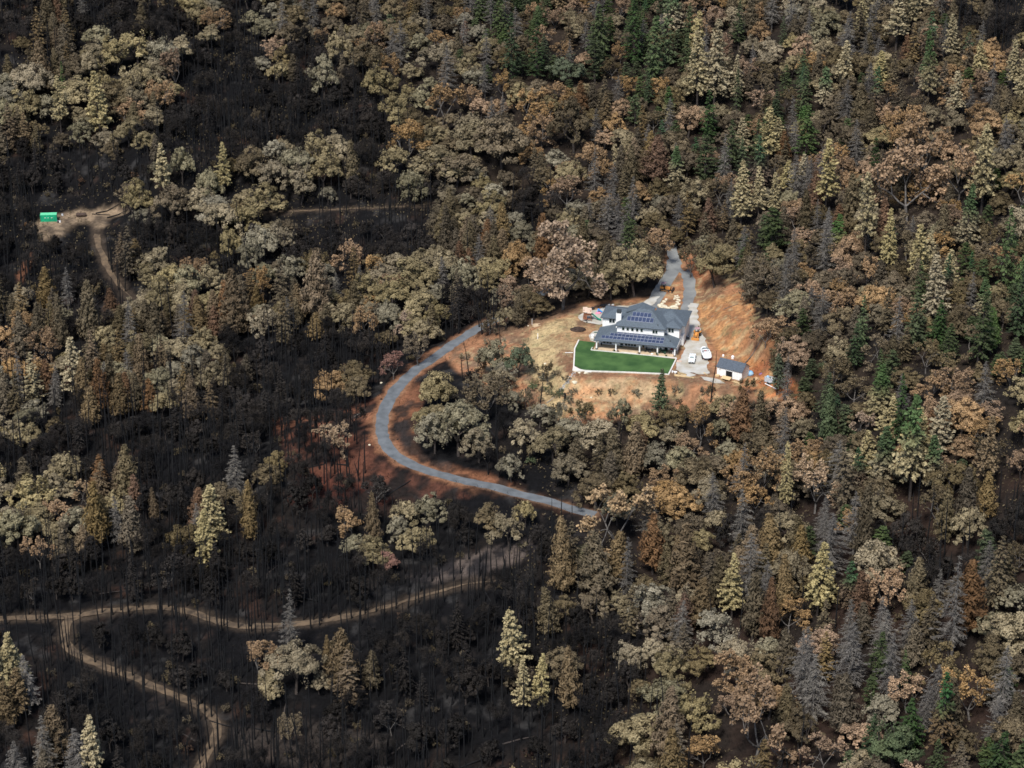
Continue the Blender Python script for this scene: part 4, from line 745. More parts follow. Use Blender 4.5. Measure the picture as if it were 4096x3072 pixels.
jk = [(186,884,.5,M['trailer'],'pale rounded drum by the front of the green container'),(204,878,.6,M['trailer'],'grey metal scrap before the green container middle'),(215,872,.4,M['white'],'white jug against the green container corner'),(222,877,.45,M['white'],'white bucket just right of the green container corner'),(227,884,.4,M['white'],'small white tub before the green container corner'),(240,889,.5,M['white'],'whitest can farthest right of the green container'),(250,862,.5,M['trailer'],'grey sheet lying right of the green container'),(233,890,.5,M['steel'],'rusty dark drum among the white cans')]
for px, py, s_, m_, lab in jk:
    q = at4(px, py); t = thing('junk_can', lab, 'junk', tuple(q), px*.7, 'junk scattered round the green container'); MB().tube([(0, 0, 0), (0, 0, s_*1.3)], [s_*.8, s_*.7], 9).build('body', m_, t); MB().cyl((0, 0, s_*1.33), s_*.5, .08, 'z', 8).build('lid', M['alu'], t)
M['rustm'] = mat('burnt_rust', (.07, .045, .035), .8, var=.3); q = at4(325, 866); t = thing('rusty_tank', 'long rusty brown tank lying on the dirt clearing', 'tank', (q[0], q[1], q[2]), .1)
MB().tube([(-1.9, 0, .75), (-1.7, 0, .75), (1.7, 0, .75), (1.9, 0, .75)], [.3, .72, .72, .3], 14).build('body', M['rustm'], t)
for x in (-1, 1): MB().box((x, 0, .15), (.3, 1.1, .4)).build('cradle', M['rustm'], t)
def log(px, py, ln, r, a, m_, lab, lift=0):
    q = at4(px, py); z = [float(grid_z(q[0]+math.cos(a)*ln*k/2, q[1]+math.sin(a)*ln*k/2)) for k in (-1, 0, 1)]
    o = MB().tube([(-math.cos(a)*ln/2, -math.sin(a)*ln/2, z[0]-q[2]+r), (0, 0, r), (math.cos(a)*ln/2, math.sin(a)*ln/2, z[2]-q[2]+r)], [r, r*.85, r*.5], 7).build('fallen_log', m_); o.location = q; tag(o, lab, 'log', 'fallen logs')
log(430,845,9,.22,.35,M['bark_black'],'black log lying along the far edge of the dirt clearing'); log(405,860,7,.2,-.1,M['bark_black'],'short black log beside the dirt clearing'); log(470,862,8,.25,.3,M['bark_black'],'black log at the end of the dirt clearing')
log(2205,1600,4,.16,.75,M['bark_pale'],'pale grey log on the straw bank below the lawn'); log(1640,1105,8,.2,.3,M['bark_black'],'dark log on the hollow below the lit track')
log(2900,1236,9,.13,.12,M['bark_grey'],'thin grey log lying across the orange cut bank'); log(3010,1420,6,.16,.6,M['bark_grey'],'grey log on the bank behind the shed'); log(1440,1655,5,.15,.9,M['bark_pale'],'short pale log outside the paved bend')
for px, py, r, lab in [(1525,1532,.6,'pale stone block beside the paved road above the bend'),(1478,1780,.5,'white stone on the red slope outside the bend'),(1525,1597,.5,'dark stone at the road edge'),(1590,1758,.4,'black stone on the inner road edge')]:
    o = mesh_obj('rock', BM_[1]) if 'p' in lab[0] or 'w' in lab[0] else mesh_obj('rock', boulder_mesh(8, M['bark_black'])); o.location = at4(px, py); o.scale = (r, r*.8, r*.7); tag(o, lab, 'rock')
log(885,2900,7,.2,-.4,M['bark_black'],'black log at the outside of the last track bend')
# ---------------------------------------------------------------- tree shapes
def tubes(segs, sides=5):
    """segs: list of (p0, p1, r0, r1) -> verts, quads"""
    if not segs: return np.zeros((0, 3)), np.zeros((0, 4), int)
    p0 = np.array([s_[0] for s_ in segs], float); p1 = np.array([s_[1] for s_ in segs], float); r0 = np.array([s_[2] for s_ in segs]); r1 = np.array([s_[3] for s_ in segs])
    d = p1-p0; d /= np.linalg.norm(d, axis=1)[:, None]+1e-9; a = np.where(np.abs(d[:, 2:3]) < .9, np.array([[0, 0, 1.]]), np.array([[1., 0, 0]])); u = np.cross(d, a); u /= np.linalg.norm(u, axis=1)[:, None]; w = np.cross(d, u)
    an = np.arange(sides)*2*np.pi/sides; ring = u[:, None]*np.cos(an)[None, :, None]+w[:, None]*np.sin(an)[None, :, None]
    V = np.concatenate([p0[:, None]+ring*r0[:, None, None], p1[:, None]+ring*r1[:, None, None]], 1); n_ = len(segs)
    f = np.array([[i, (i+1) % sides, sides+(i+1) % sides, sides+i] for i in range(sides)]); F = (np.arange(n_)*2*sides)[:, None, None]+f[None]
    return V.reshape(-1, 3), F.reshape(-1, 4)
def unit(rng, n_): d = rng.normal(size=(n_, 3)); return d/np.linalg.norm(d, axis=1)[:, None]
def oak_skel(rng, H, R, trunk_r, fork=.3, depth=4, spread=1.0):
    segs, tips = [], []
    def grow(p, d, L, r, k):
        q = p+d*L*.5+rng.normal(size=3)*L*.06; e = q+(d+rng.normal(size=3)*.12)*L*.5; segs.append((p, q, r, r*.85)); segs.append((q, e, r*.85, r*.68))
        if k == 0: tips.append(e); return
        if k <= 3: tips.append(e)
        for i in range(rng.integers(2, 4) if k > 1 else rng.integers(2, 5)):
            nd = d*.75+unit(rng, 1)[0]*.75*spread+np.array([0, 0, .12]); nd /= np.linalg.norm(nd); grow(e, nd, L*rng.uniform(.6, .82), r*.62, k-1)
    b0 = np.array([0, 0, -.8]); top = np.array([rng.normal()*H*.04, rng.normal()*H*.04, H*fork]); segs.append((b0, top, trunk_r*1.15, trunk_r*.9))
    n0 = rng.integers(3, 5); a0 = rng.random()*6.28
    for i in range(n0):
        a = a0+i*6.28/n0+rng.normal()*.3; nd = np.array([math.cos(a)*.75*spread, math.sin(a)*.75*spread, .8]); nd /= np.linalg.norm(nd); grow(top, nd, H*.27, trunk_r*.6, depth-1)
    T = np.array(tips); mx = np.array([np.abs(T[:, 0]).max(), np.abs(T[:, 1]).max(), T[:, 2].max()]); sx = R/mx[:2].max()
    def sc(p): t = max(0, min(1, (p[2])/(H*fork+1e-6))); k = 1+(sx-1)*t; return np.array([p[0]*k, p[1]*k, p[2] if p[2] <= H*fork else H*fork+(p[2]-H*fork)*(H*.97-H*fork)/(mx[2]-H*fork+1e-6)])
    return [(sc(a), sc(b_), r, s_) for a, b_, r, s_ in segs], np.array([sc(t) for t in tips])
def pack(name, parts, m):
    V = []; F = []; T = []; Hh_ = []; o = 0
    for v, f, t, h in parts: V.append(v); F.append(f+o); T.append(t); Hh_.append(h); o += len(v)
    return arr_mesh(name, np.concatenate(V), np.concatenate(F), m, False, [('tone', 'FACE', np.concatenate(T)), ('rise', 'FACE', np.concatenate(Hh_))])
def trunk_mesh(segs, m, sides=6): v, f = tubes(segs, sides); return arr_mesh('trunk', v, f, m, True)
def shape_oak(seed, dense=True):
    """lobed crown of dead leaf masses, ragged, with gaps that show the limbs"""
    rng = np.random.default_rng(seed); H, R = 10., 5.2
    segs, tips = oak_skel(rng, H*.93, R*.8, .3, .24, 4)
    c, nn, tn = [], [], []; nl = rng.integers(9, 15); sq = rng.uniform(.8, 1.2); off = rng.normal(size=2)*.5
    for i in range(nl):
        a = i*2.4+rng.random()*1.2; rr = R*.66*math.sqrt((i+.3)/nl)*rng.uniform(.85, 1.15); zc_ = H*(.80-.40*(rr/(R*.66))**1.5)*rng.uniform(.82, 1.1); lc = np.array([math.cos(a)*rr*sq+off[0], math.sin(a)*rr/sq+off[1], zc_]); lr = R*rng.uniform(.24, .46); lt = rng.normal()*.15
        ax = np.array([rng.uniform(.8, 1.25), rng.uniform(.8, 1.25), rng.uniform(.65, 1.15)])
        ns = rng.integers(9, 17); d = unit(rng, ns); d[:, 2] = np.abs(d[:, 2])*.9-.5*(rng.random(ns) < .4); d /= np.linalg.norm(d, axis=1)[:, None]
        for j in range(ns):
            if rng.random() < .18: continue
            sc_ = lc+d[j]*lr*ax*rng.uniform(.55, .98); sr = lr*rng.uniform(.2, .42); k = int(56*(sr/.7)**1.3)+12; e = unit(rng, k); e = e*np.where((e*d[j]).sum(1) < -.25, -1, 1)[:, None]
            c.append(sc_+e*sr*rng.uniform(.5, 1.3, (k, 1))**.8*np.array([1, 1, .8])); nn.append(e*.7+d[j]*.3+np.array([0, 0, .3])); tn.append(np.full(k, .5+lt+rng.normal()*.13))
    t2 = np.repeat(tips[rng.random(len(tips)) < .5], 6, 0); d = unit(rng, len(t2)); c.append(t2+d*rng.uniform(.2, .7, (len(t2), 1))); nn.append(d); tn.append(np.full(len(t2), .45))
    c = np.concatenate(c); nn = np.concatenate(nn); tn = np.concatenate(tn)
    v, f = tubes([(a_, b_, max(r, .04), max(t, .03)) for a_, b_, r, t in segs], 4)
    return pack('crown', [cards(c, nn, .185, .13, rng, tn)], None), arr_mesh('trunk', v, f, M['bark_brown'], True)
def shape_black_oak(seed):
    """open crown: limbs show between clusters of dead leaves"""
    rng = np.random.default_rng(seed); H, R = 10., 5.0; segs, tips = oak_skel(rng, H, R*.95, .22, .18, 5, 1.15)
    top = tips[rng.random(len(tips)) < .8]; c = []; tn = []
    for p in top:
        k = rng.integers(12, 24); d = unit(rng, k); s_ = rng.uniform(.35, .8); q = p+d*np.array([s_, s_, s_*.6])*rng.uniform(.4, 1, (k, 1))+np.array([0, 0, .1]); c.append(q); tn.append(np.full(k, .5+.16*rng.normal()))
    c = np.concatenate(c); tn = np.concatenate(tn); nn = unit(rng, len(c))*.8+np.array([0, 0, .6])
    thin = [s_ for s_ in segs if s_[2] < .07]; thick = [s_ for s_ in segs if s_[2] >= .07]
    v, f = tubes([(a, b_, max(r, .045), max(t, .03)) for a, b_, r, t in segs], 4)
    return pack('crown', [cards(c, nn, .19, .13, rng, tn)], None), arr_mesh('trunk', v, f, M['bark_grey'], True)
def conifer_arms(rng, H, R, lo, nlev, nb, prof, droop):
    out = []; side = rng.random()*6.28; bias = rng.uniform(0, .3); R = R*rng.uniform(.85, 1.2); lo = lo*rng.uniform(.6, 1.4); gap = rng.uniform(.05, .22)
    for i in range(nlev):
        h = lo+(1-lo)*(i+.5)/nlev; L = R*prof((h-lo)/(1-lo)); a0 = rng.random()*6.28
        for j in range(nb):
            if rng.random() < gap: continue
            a = a0+j*6.28/nb+rng.normal()*.25; l_ = L*rng.uniform(.6, 1.2)*(1+bias*math.cos(a-side)); p = np.array([0, 0, H*(h+rng.normal()*.012)]); e = p+np.array([math.cos(a)*l_, math.sin(a)*l_, -droop*l_+.12*l_*rng.normal()]); out.append((p, e, l_, h))
    return out
def shape_pine(seed, R=3.0, tuft=.4, nlev=20, nb=7, lo=.22, pw=.9, droop=.05, per=8, cs=(.3, .17), up=.25):
    rng = np.random.default_rng(seed); H = 18.; arms = conifer_arms(rng, H, R, lo, nlev, nb, lambda t: (1-t)**pw*(.55+.45*min(1, t*5+.2))+.05, droop)
    segs = [(np.array([0, 0, -1.]), np.array([0, 0, H*.5]), .3, .19), (np.array([0, 0, H*.5]), np.array([0, 0, H*.99]), .19, .03)]
    c = []; nn = []; tn = []
    for p, e, l_, h in arms:
        segs.append((p, e, .05, .02)); m_ = max(2, int(l_/.62)); bt = rng.normal()*.1
        for k in range(m_):
            t = 1-k*.62/max(l_, .65); 
            if t < .25: break
            q = p+(e-p)*t; d = unit(rng, per); c.append(q+d*np.array([tuft, tuft, tuft*.7])*rng.uniform(.35, 1, (per, 1))+np.array([0, 0, .1])); nn.append(d*.6+np.array([0, 0, up+.35])); tn.append(np.full(per, .5+bt+rng.normal()*.12))
    k = 30; c.append(np.column_stack([rng.normal(size=(k, 2))*.2, H*(.95+.05*rng.random(k))])); nn.append(unit(rng, k)); tn.append(np.full(k, .6))
    c = np.concatenate(c); return pack('crown', [cards(c, np.concatenate(nn), cs[0], cs[1], rng, np.concatenate(tn), hmin=0, hmax=H)], None), trunk_mesh(segs, M['bark_brown'], 5)
def shape_cedar(seed):
    """full pointed cone of upswept feathery sprays, ragged at the foot"""
    rng = np.random.default_rng(seed); H, R = 16., 3.1; lean = rng.normal()*.04
    arms = conifer_arms(rng, H, R, .13, 24, 8, lambda t: (1-t)**rng.uniform(.8, .95)*(.5+.5*min(1, t*4.5+.15))+.04, -.08)
    segs = [(np.array([0, 0, -1.]), np.array([0, 0, H*.5]), .3, .18), (np.array([0, 0, H*.5]), np.array([0, 0, H*.99]), .18, .03)]; c = []; nn = []; tn = []; up = []
    for p, e, l_, h in arms:
        segs.append((p, e, .05, .02)); bt = rng.normal()*.16; ax = (e-p)/(l_+1e-6)
        for t in np.arange(1.0, .3, -.5/max(l_, .5)):
            k = 7; q = p+(e-p)*t; d = rng.normal(size=(k, 3))*np.array([.26, .26, .3]); c.append(q+d); nn.append(d*1.2+ax*.7+np.array([0, 0, .35])); tn.append(np.full(k, .5+bt+rng.normal()*.08)); up.append(np.tile(ax*.5+np.array([0, 0, .8]), (k, 1)))
    c.append(np.column_stack([rng.normal(size=(24, 2))*.15, H*(.94+.07*rng.random(24))])); nn.append(unit(rng, 24)); tn.append(np.full(24, .6)); up.append(np.tile(np.array([0, 0, 1.]), (24, 1)))
    c = np.concatenate(c); return pack('crown', [cards(c, np.concatenate(nn), .38, .13, rng, np.concatenate(tn), np.concatenate(up), 0, H)], None), trunk_mesh(segs, M['bark_brown'], 4)
def shape_fir(seed, grey=False):
    rng = np.random.default_rng(seed); H, R = 18., 3.2; arms = conifer_arms(rng, H, R, .15, 21, 7, lambda t: (1-t)**.85*(.6+.4*min(1, t*4+.2))+.04, .12)
    segs = [(np.array([0, 0, -1.]), np.array([0, 0, H*.5]), .28, .17), (np.array([0, 0, H*.5]), np.array([0, 0, H*.99]), .17, .025)]; c = []; nn = []; tn = []; up = []
    for p, e, l_, h in arms:
        segs.append((p, e, .055, .02)); m_ = max(3, int(l_*(6 if not grey else 7))); t = rng.uniform(.2, 1.03, m_); ax = (e-p)/(l_+1e-6); side = np.cross(ax, [0, 0, 1.]); s_ = rng.uniform(-1, 1, m_)*.34*(1.1-t)*l_**.6*1.3
        c.append(p+(e-p)*t[:, None]+side*s_[:, None]+np.column_stack([np.zeros((m_, 2)), -.1*rng.random(m_)])); nn.append(np.column_stack([rng.normal(size=(m_, 2))*.25, np.ones(m_)])+ax*.3); tn.append(np.full(m_, .5+rng.normal()*.14)); up.append(ax+side*np.sign(s_)[:, None]*.8)
    c = np.concatenate(c); return pack('crown', [cards(c, np.concatenate(nn), .34 if not grey else .36, .15 if not grey else .042, rng, np.concatenate(tn), np.concatenate(up), 0, H)], None), trunk_mesh(segs, M['bark_grey'] if grey else M['bark_brown'], 4 if grey else 5)
def shape_snag(seed):
    rng = np.random.default_rng(seed); H = 16.; k = rng.normal(size=(2, 2))*.5; P_ = [np.array([0, 0, -1.]), np.array([k[0, 0]*.3, k[0, 1]*.3, H*.35]), np.array([k[0, 0]+k[1, 0]*.2, k[0, 1], H*.7]), np.array([k[0, 0]+k[1, 0], k[0, 1]+k[1, 1], H])]
    rs = [.24, .19, .13, .05]; segs = [(P_[i], P_[i+1], rs[i], rs[i+1]) for i in range(3)]; c = []
    for i in range(rng.integers(14, 40)):
        t = rng.uniform(.3, .99); s_ = min(2, int(t*3)); q = P_[s_]+(P_[s_+1]-P_[s_])*(t*3-s_); a = rng.random()*6.28; L = rng.uniform(.4, 1.7)*(1.35-t); e = q+np.array([math.cos(a)*L, math.sin(a)*L, L*rng.uniform(-.35, .3)]); segs.append((q, e, .045, .018))
        if rng.random() < .6: f_ = q+(e-q)*.6; segs.append((f_, f_+rng.normal(size=3)*.4*L, .028, .012))
    v, f = tubes(segs, 5); return arr_mesh('burnt_snag', v, f, M['bark_black'], True)
def shape_burnt_oak(seed):
    rng = np.random.default_rng(seed); H, R = 9., 3.6; segs, tips = oak_skel(rng, H, R, .22, .35, 5, .9)
    v, f = tubes([(a, b_, max(r, .035), max(t, .022)) for a, b_, r, t in segs], 4)
    c = np.repeat(tips, 9, 0); d = unit(rng, len(c)); c = c+d*rng.uniform(.15, .75, (len(c), 1)); return pack('crown', [cards(c, unit(rng, len(c)), .36, .028, rng, None, d, 0, H)], None), arr_mesh('trunk', v, f, M['bark_black'], True)
def shape_brush(seed):
    rng = np.random.default_rng(seed); segs, tips = oak_skel(rng, 2.6, 1.7, .05, .12, 3, 1.2); v, f = tubes([(a, b_, max(r, .025), max(t, .015)) for a, b_, r, t in segs], 3)
    c = np.repeat(tips, 12, 0); d = unit(rng, len(c)); c = c+d*rng.uniform(.05, .45, (len(c), 1)); return pack('crown', [cards(c, d+np.array([0, 0, .3]), .17, .09, rng, None, d, 0, 2.6)], None), arr_mesh('trunk', v, f, M['bark_black'], True)
# kind: (stem name, builder, variants, base height, base radius)
KIND = {'oak': ('live_oak', shape_oak, 9, 10., 5.2), 'tanoak': ('tan_oak', lambda s_: shape_oak(s_+40), 8, 10., 5.2), 'open': ('black_oak', shape_black_oak, 5, 10., 5.), 'pine': ('ponderosa_pine', lambda s_: shape_pine(s_), 8, 18., 3.),
 'cedar': ('incense_cedar', shape_cedar, 8, 16., 3.1), 'fir': ('douglas_fir', lambda s_: shape_fir(s_), 8, 18., 3.2), 'dead': ('dead_fir', lambda s_: shape_fir(s_, True), 8, 18., 3.2),
 'young': ('young_pine', lambda s_: shape_pine(s_, 2.4, .5, 11, 6, .12, .65, -.15, 12, (.32, .13), .1), 3, 18., 2.4),
 'goak': ('canyon_oak', lambda s_: shape_oak(s_+140), 6, 10., 5.2), 'bcedar': ('scorched_cedar', lambda s_: shape_cedar(s_+60), 6, 16., 3.1), 'soak': ('charred_oak', lambda s_: shape_oak(s_+80), 4, 10., 5.2), 'sfir': ('charred_fir', lambda s_: shape_fir(s_+60), 4, 18., 3.2),
 'snag': ('burnt_snag', shape_snag, 7, 16., .6), 'burnt': ('burnt_oak', shape_burnt_oak, 5, 9., 3.6), 'brush': ('scorched_shrub', shape_brush, 4, 2.6, 1.7)}
_shape, _leafed = {}, {}
def get_shape(kind, v, col):
    if (kind, v) not in _shape: _shape[kind, v] = KIND[kind][1](100*list(KIND).index(kind)+v+1)
    s_ = _shape[kind, v]
    if kind == 'snag': return s_
    if (kind, v, col) not in _leafed: me = s_[0].copy(); me.materials.clear(); me.materials.append(LEAF[col]); _leafed[kind, v, col] = me
    tr = s_[1]
    if col == 'char' or (col == 'grey' and kind in ('open',)):
        pass
    return _leafed[kind, v, col], tr
PLACED = []
def plant_tree(kind, col, p, h, r, lean=0.0, az=None, hero=None):
    PLACED.append(dict(kind=kind, col=col, p=np.array(p, float), h=h, r=r, lean=lean, az=RNG.random()*6.28 if az is None else az, v=int(RNG.integers(KIND[kind][2])), label=hero))
# ---------------------------------------------------------------- where the trees stand
# stands of the wood, read in a coarse map of the slope (crown centre)
GRID = """dcbddkdkmmmmmggmgggommkssmdd
dckkkdbkdkkmmggmgggsmmmrmssm
kkkkkdbdddbkkoommgmssgmsssms
cskkdbbbbbdkkookomgggggmooomm
dbbbkdkkkddkkkmoocggsssooomm
bbbkkkkkkdddkkdkmmmssmsmooog
bbbbdddkddddccmmmgmmgmrssksg
bbdckddkkckkckookkkmmrooksgg
ccdcccccckkkddkkkkmmmmromggg
okccckdbbbbddkkmmmmmmmmmrggg
csccccdbbodkkkkkmmmmmrgggooo
kdbbbbbbbdkkkdkkkokmmmsgsooo
bbbbbbddddkkkdkkcmkkommsmsmo
kkccbbsbdbbkbkkkkookkrromscd
kkccbsbbdkkkdkdcookkdcrsdckd
bbbbbbbbbbdbdbbccmcsccsmrddr
bbbbbbbbbbbbbbddmkmcrkcrdrrk
bbbbbbbbkbbbbbbbdkrkkmmrrrmm
sbbbbbbkkcbbbbssbdkoorkrgmmr
cbbbbbbbdbbbbbbbbdkooormmomr
dccbbbbbbbbbbdbdbkckcdogggrg""".split('\n')
MIX = {'k': [('oak','khaki',5),('oak','olive',2.5),('tanoak','brown',1.5),('open','orange',1.2),('cedar','umber',.4)],
 'o': [('open','orange',3.5),('tanoak','orange',1.6),('tanoak','brown',1.3),('oak','khaki',1.2),('dead','grey',.5),('cedar','umber',.3)],
 'm': [('tanoak','brown',2.4),('oak','khaki',2.2),('open','orange',1.6),('tanoak','orange',.6),('dead','grey',.9),('cedar','umber',.6),('cedar','rust',.3),('oak','olive',.8),('fir','umber',.5),('fir','gold',.3),('young','green',.22),('open','brown',.8)],
 'g': [('fir','green',.9),('young','green',1.0),('fir','dkgreen',.45),('cedar','lime',.2),('pine','scorch',.35),('tanoak','brown',1.7),('fir','scorchbrown',.6),('dead','grey',.8),('open','orange',1),('open','brown',1),('oak','khaki',.5)],
 's': [('pine','straw',1.1),('pine','scorch',.3),('tanoak','brown',1.7),('dead','grey',.9),('fir','umber',.3),('open','brown',1),('open','orange',.7),('fir','scorchbrown',.3),('cedar','rust',.25)],
 'c': [('cedar','gold',1.2),('fir','gold',.5),('cedar','umber',1.3),('cedar','rust',.4),('oak','olive',1.1),('oak','khaki',.9),('fir','umber',.6),('snag','char',.8),('dead','grey',.4)],
 'r': [('dead','grey',2.2),('fir','umber',.7),('cedar','umber',.7),('open','brown',1.4),('cedar','rust',.3),('tanoak','brown',1.3),('young','green',.2),('open','orange',.4)],
 'd': [('burnt','char',2.4),('burnt','ash',2.0),('snag','char',2.4),('soak','soot',1.4),('soak','ash',.9),('sfir','soot',.3),('tanoak','brown',.6),('open','brown',.6),('open','ash',.6),('cedar','umber',.2),('brush','umber',.7)],
 'b': [('snag','char',5.2),('burnt','char',2.0),('burnt','ash',1.8),('soak','soot',.9),('soak','ash',.5),('sfir','soot',.3),('open','ash',.25),('brush','umber',.7),('brush','brown',.2),('brush','rust',.12)]}
SIZE = {'oak': (8, 14, 4.2, 8.0), 'goak': (8, 14, 4.2, 8.0), 'tanoak': (8, 14, 4.0, 7.8), 'open': (8.5, 14, 4.4, 7.6), 'pine': (14, 24, 3.0, 4.9), 'cedar': (11, 20, 2.8, 4.8), 'bcedar': (11, 20, 2.8, 4.8), 'fir': (12, 22, 3.0, 4.7), 'dead': (12, 21, 3.0, 4.9), 'young': (6, 13, 2.0, 3.3), 'soak': (6, 11, 2.6, 5.0), 'sfir': (9, 17, 2.0, 3.4), 'snag': (9, 21, .5, .5), 'burnt': (6, 11, 2.4, 4.4), 'brush': (1.2, 2.8, .9, 1.8)}
PROTECT = [[(1165,715),(1248,662),(1262,648),(1300,655),(1400,650),(1410,615),(1440,570),(1465,555),(1495,560),(1505,600),(1525,640),(1545,632),(1596,630),(1614,690),(1608,760),(1614,782),(1680,830),(1640,840),(1480,835),(1400,862),(1225,885),(1215,850),(1165,800),(1140,750)],
 [(1030,700),(930,760),(850,818),(800,878),(800,960),(845,1012),(950,1045),(1060,1068),(1130,1085),(1130,1058),(1000,1020),(900,985),(865,940),(868,890),(900,835),(950,790),(1040,725)],
 [(75,430),(140,430),(245,432),(268,445),(220,500),(232,560),(205,560),(196,495),(100,505)],
 [(640,900),(800,880),(800,1000),(700,1010),(640,950)], [(1165,1066),(1242,1084),(1242,1108),(1165,1092)], [(900,1250),(1060,1190),(1150,1175),(1150,1200),(1000,1260)]]
SOFT = [[(0,1325),(330,1305),(400,1310),(520,1345),(700,1332),(960,1270),(1000,1265),(960,1290),(700,1352),(520,1365),(330,1325),(160,1345),(150,1390),(250,1440),(440,1520),(480,1570),(450,1659),(410,1659),(450,1590),(420,1535),(240,1465),(135,1400),(130,1345),(0,1345)],
 [(205,500),(230,560),(290,640),(270,640),(215,560)], [(560,450),(760,442),(900,440),(900,452),(760,462),(560,468)]]
BASEONLY = [[(960,770),(1080,725),(1190,690),(1260,655),(1420,640),(1440,550),(1480,530),(1525,572),(1610,635),(1618,765),(1705,850),(1680,866),(1480,850),(1400,880),(1225,905),(1130,830),(1000,800)], [(640,900),(800,880),(900,900),(900,960),(800,1040),(680,1020)]]
PA = [np.array(q) for q in PROTECT]; 
def hits_poly(polys, p, h, r):
    zs = np.array([0, .15, .3, .45, .6, .75, .9, 1.0])*h; P_ = np.array([[p[0]+k*r*(.9 if z > .2*h else .2), p[1], p[2]+z] for z in zs for k in (-1, 0, 1)]); x, y = to_px(P_)
    return any(inside(q, x, y).any() for q in polys)
CELL = {}
def free(p, r):
    i, j = int(p[0]//8), int(p[1]//8)
    for a in (-1, 0, 1):
        for b_ in (-1, 0, 1):
            for q, rq in CELL.get((i+a, j+b_), ()):
                if (q[0]-p[0])**2+(q[1]-p[1])**2 < (.585*(r+rq))**2: return False
    return True
def occupy(p, r): CELL.setdefault((int(p[0]//8), int(p[1]//8)), []).append((p, r))
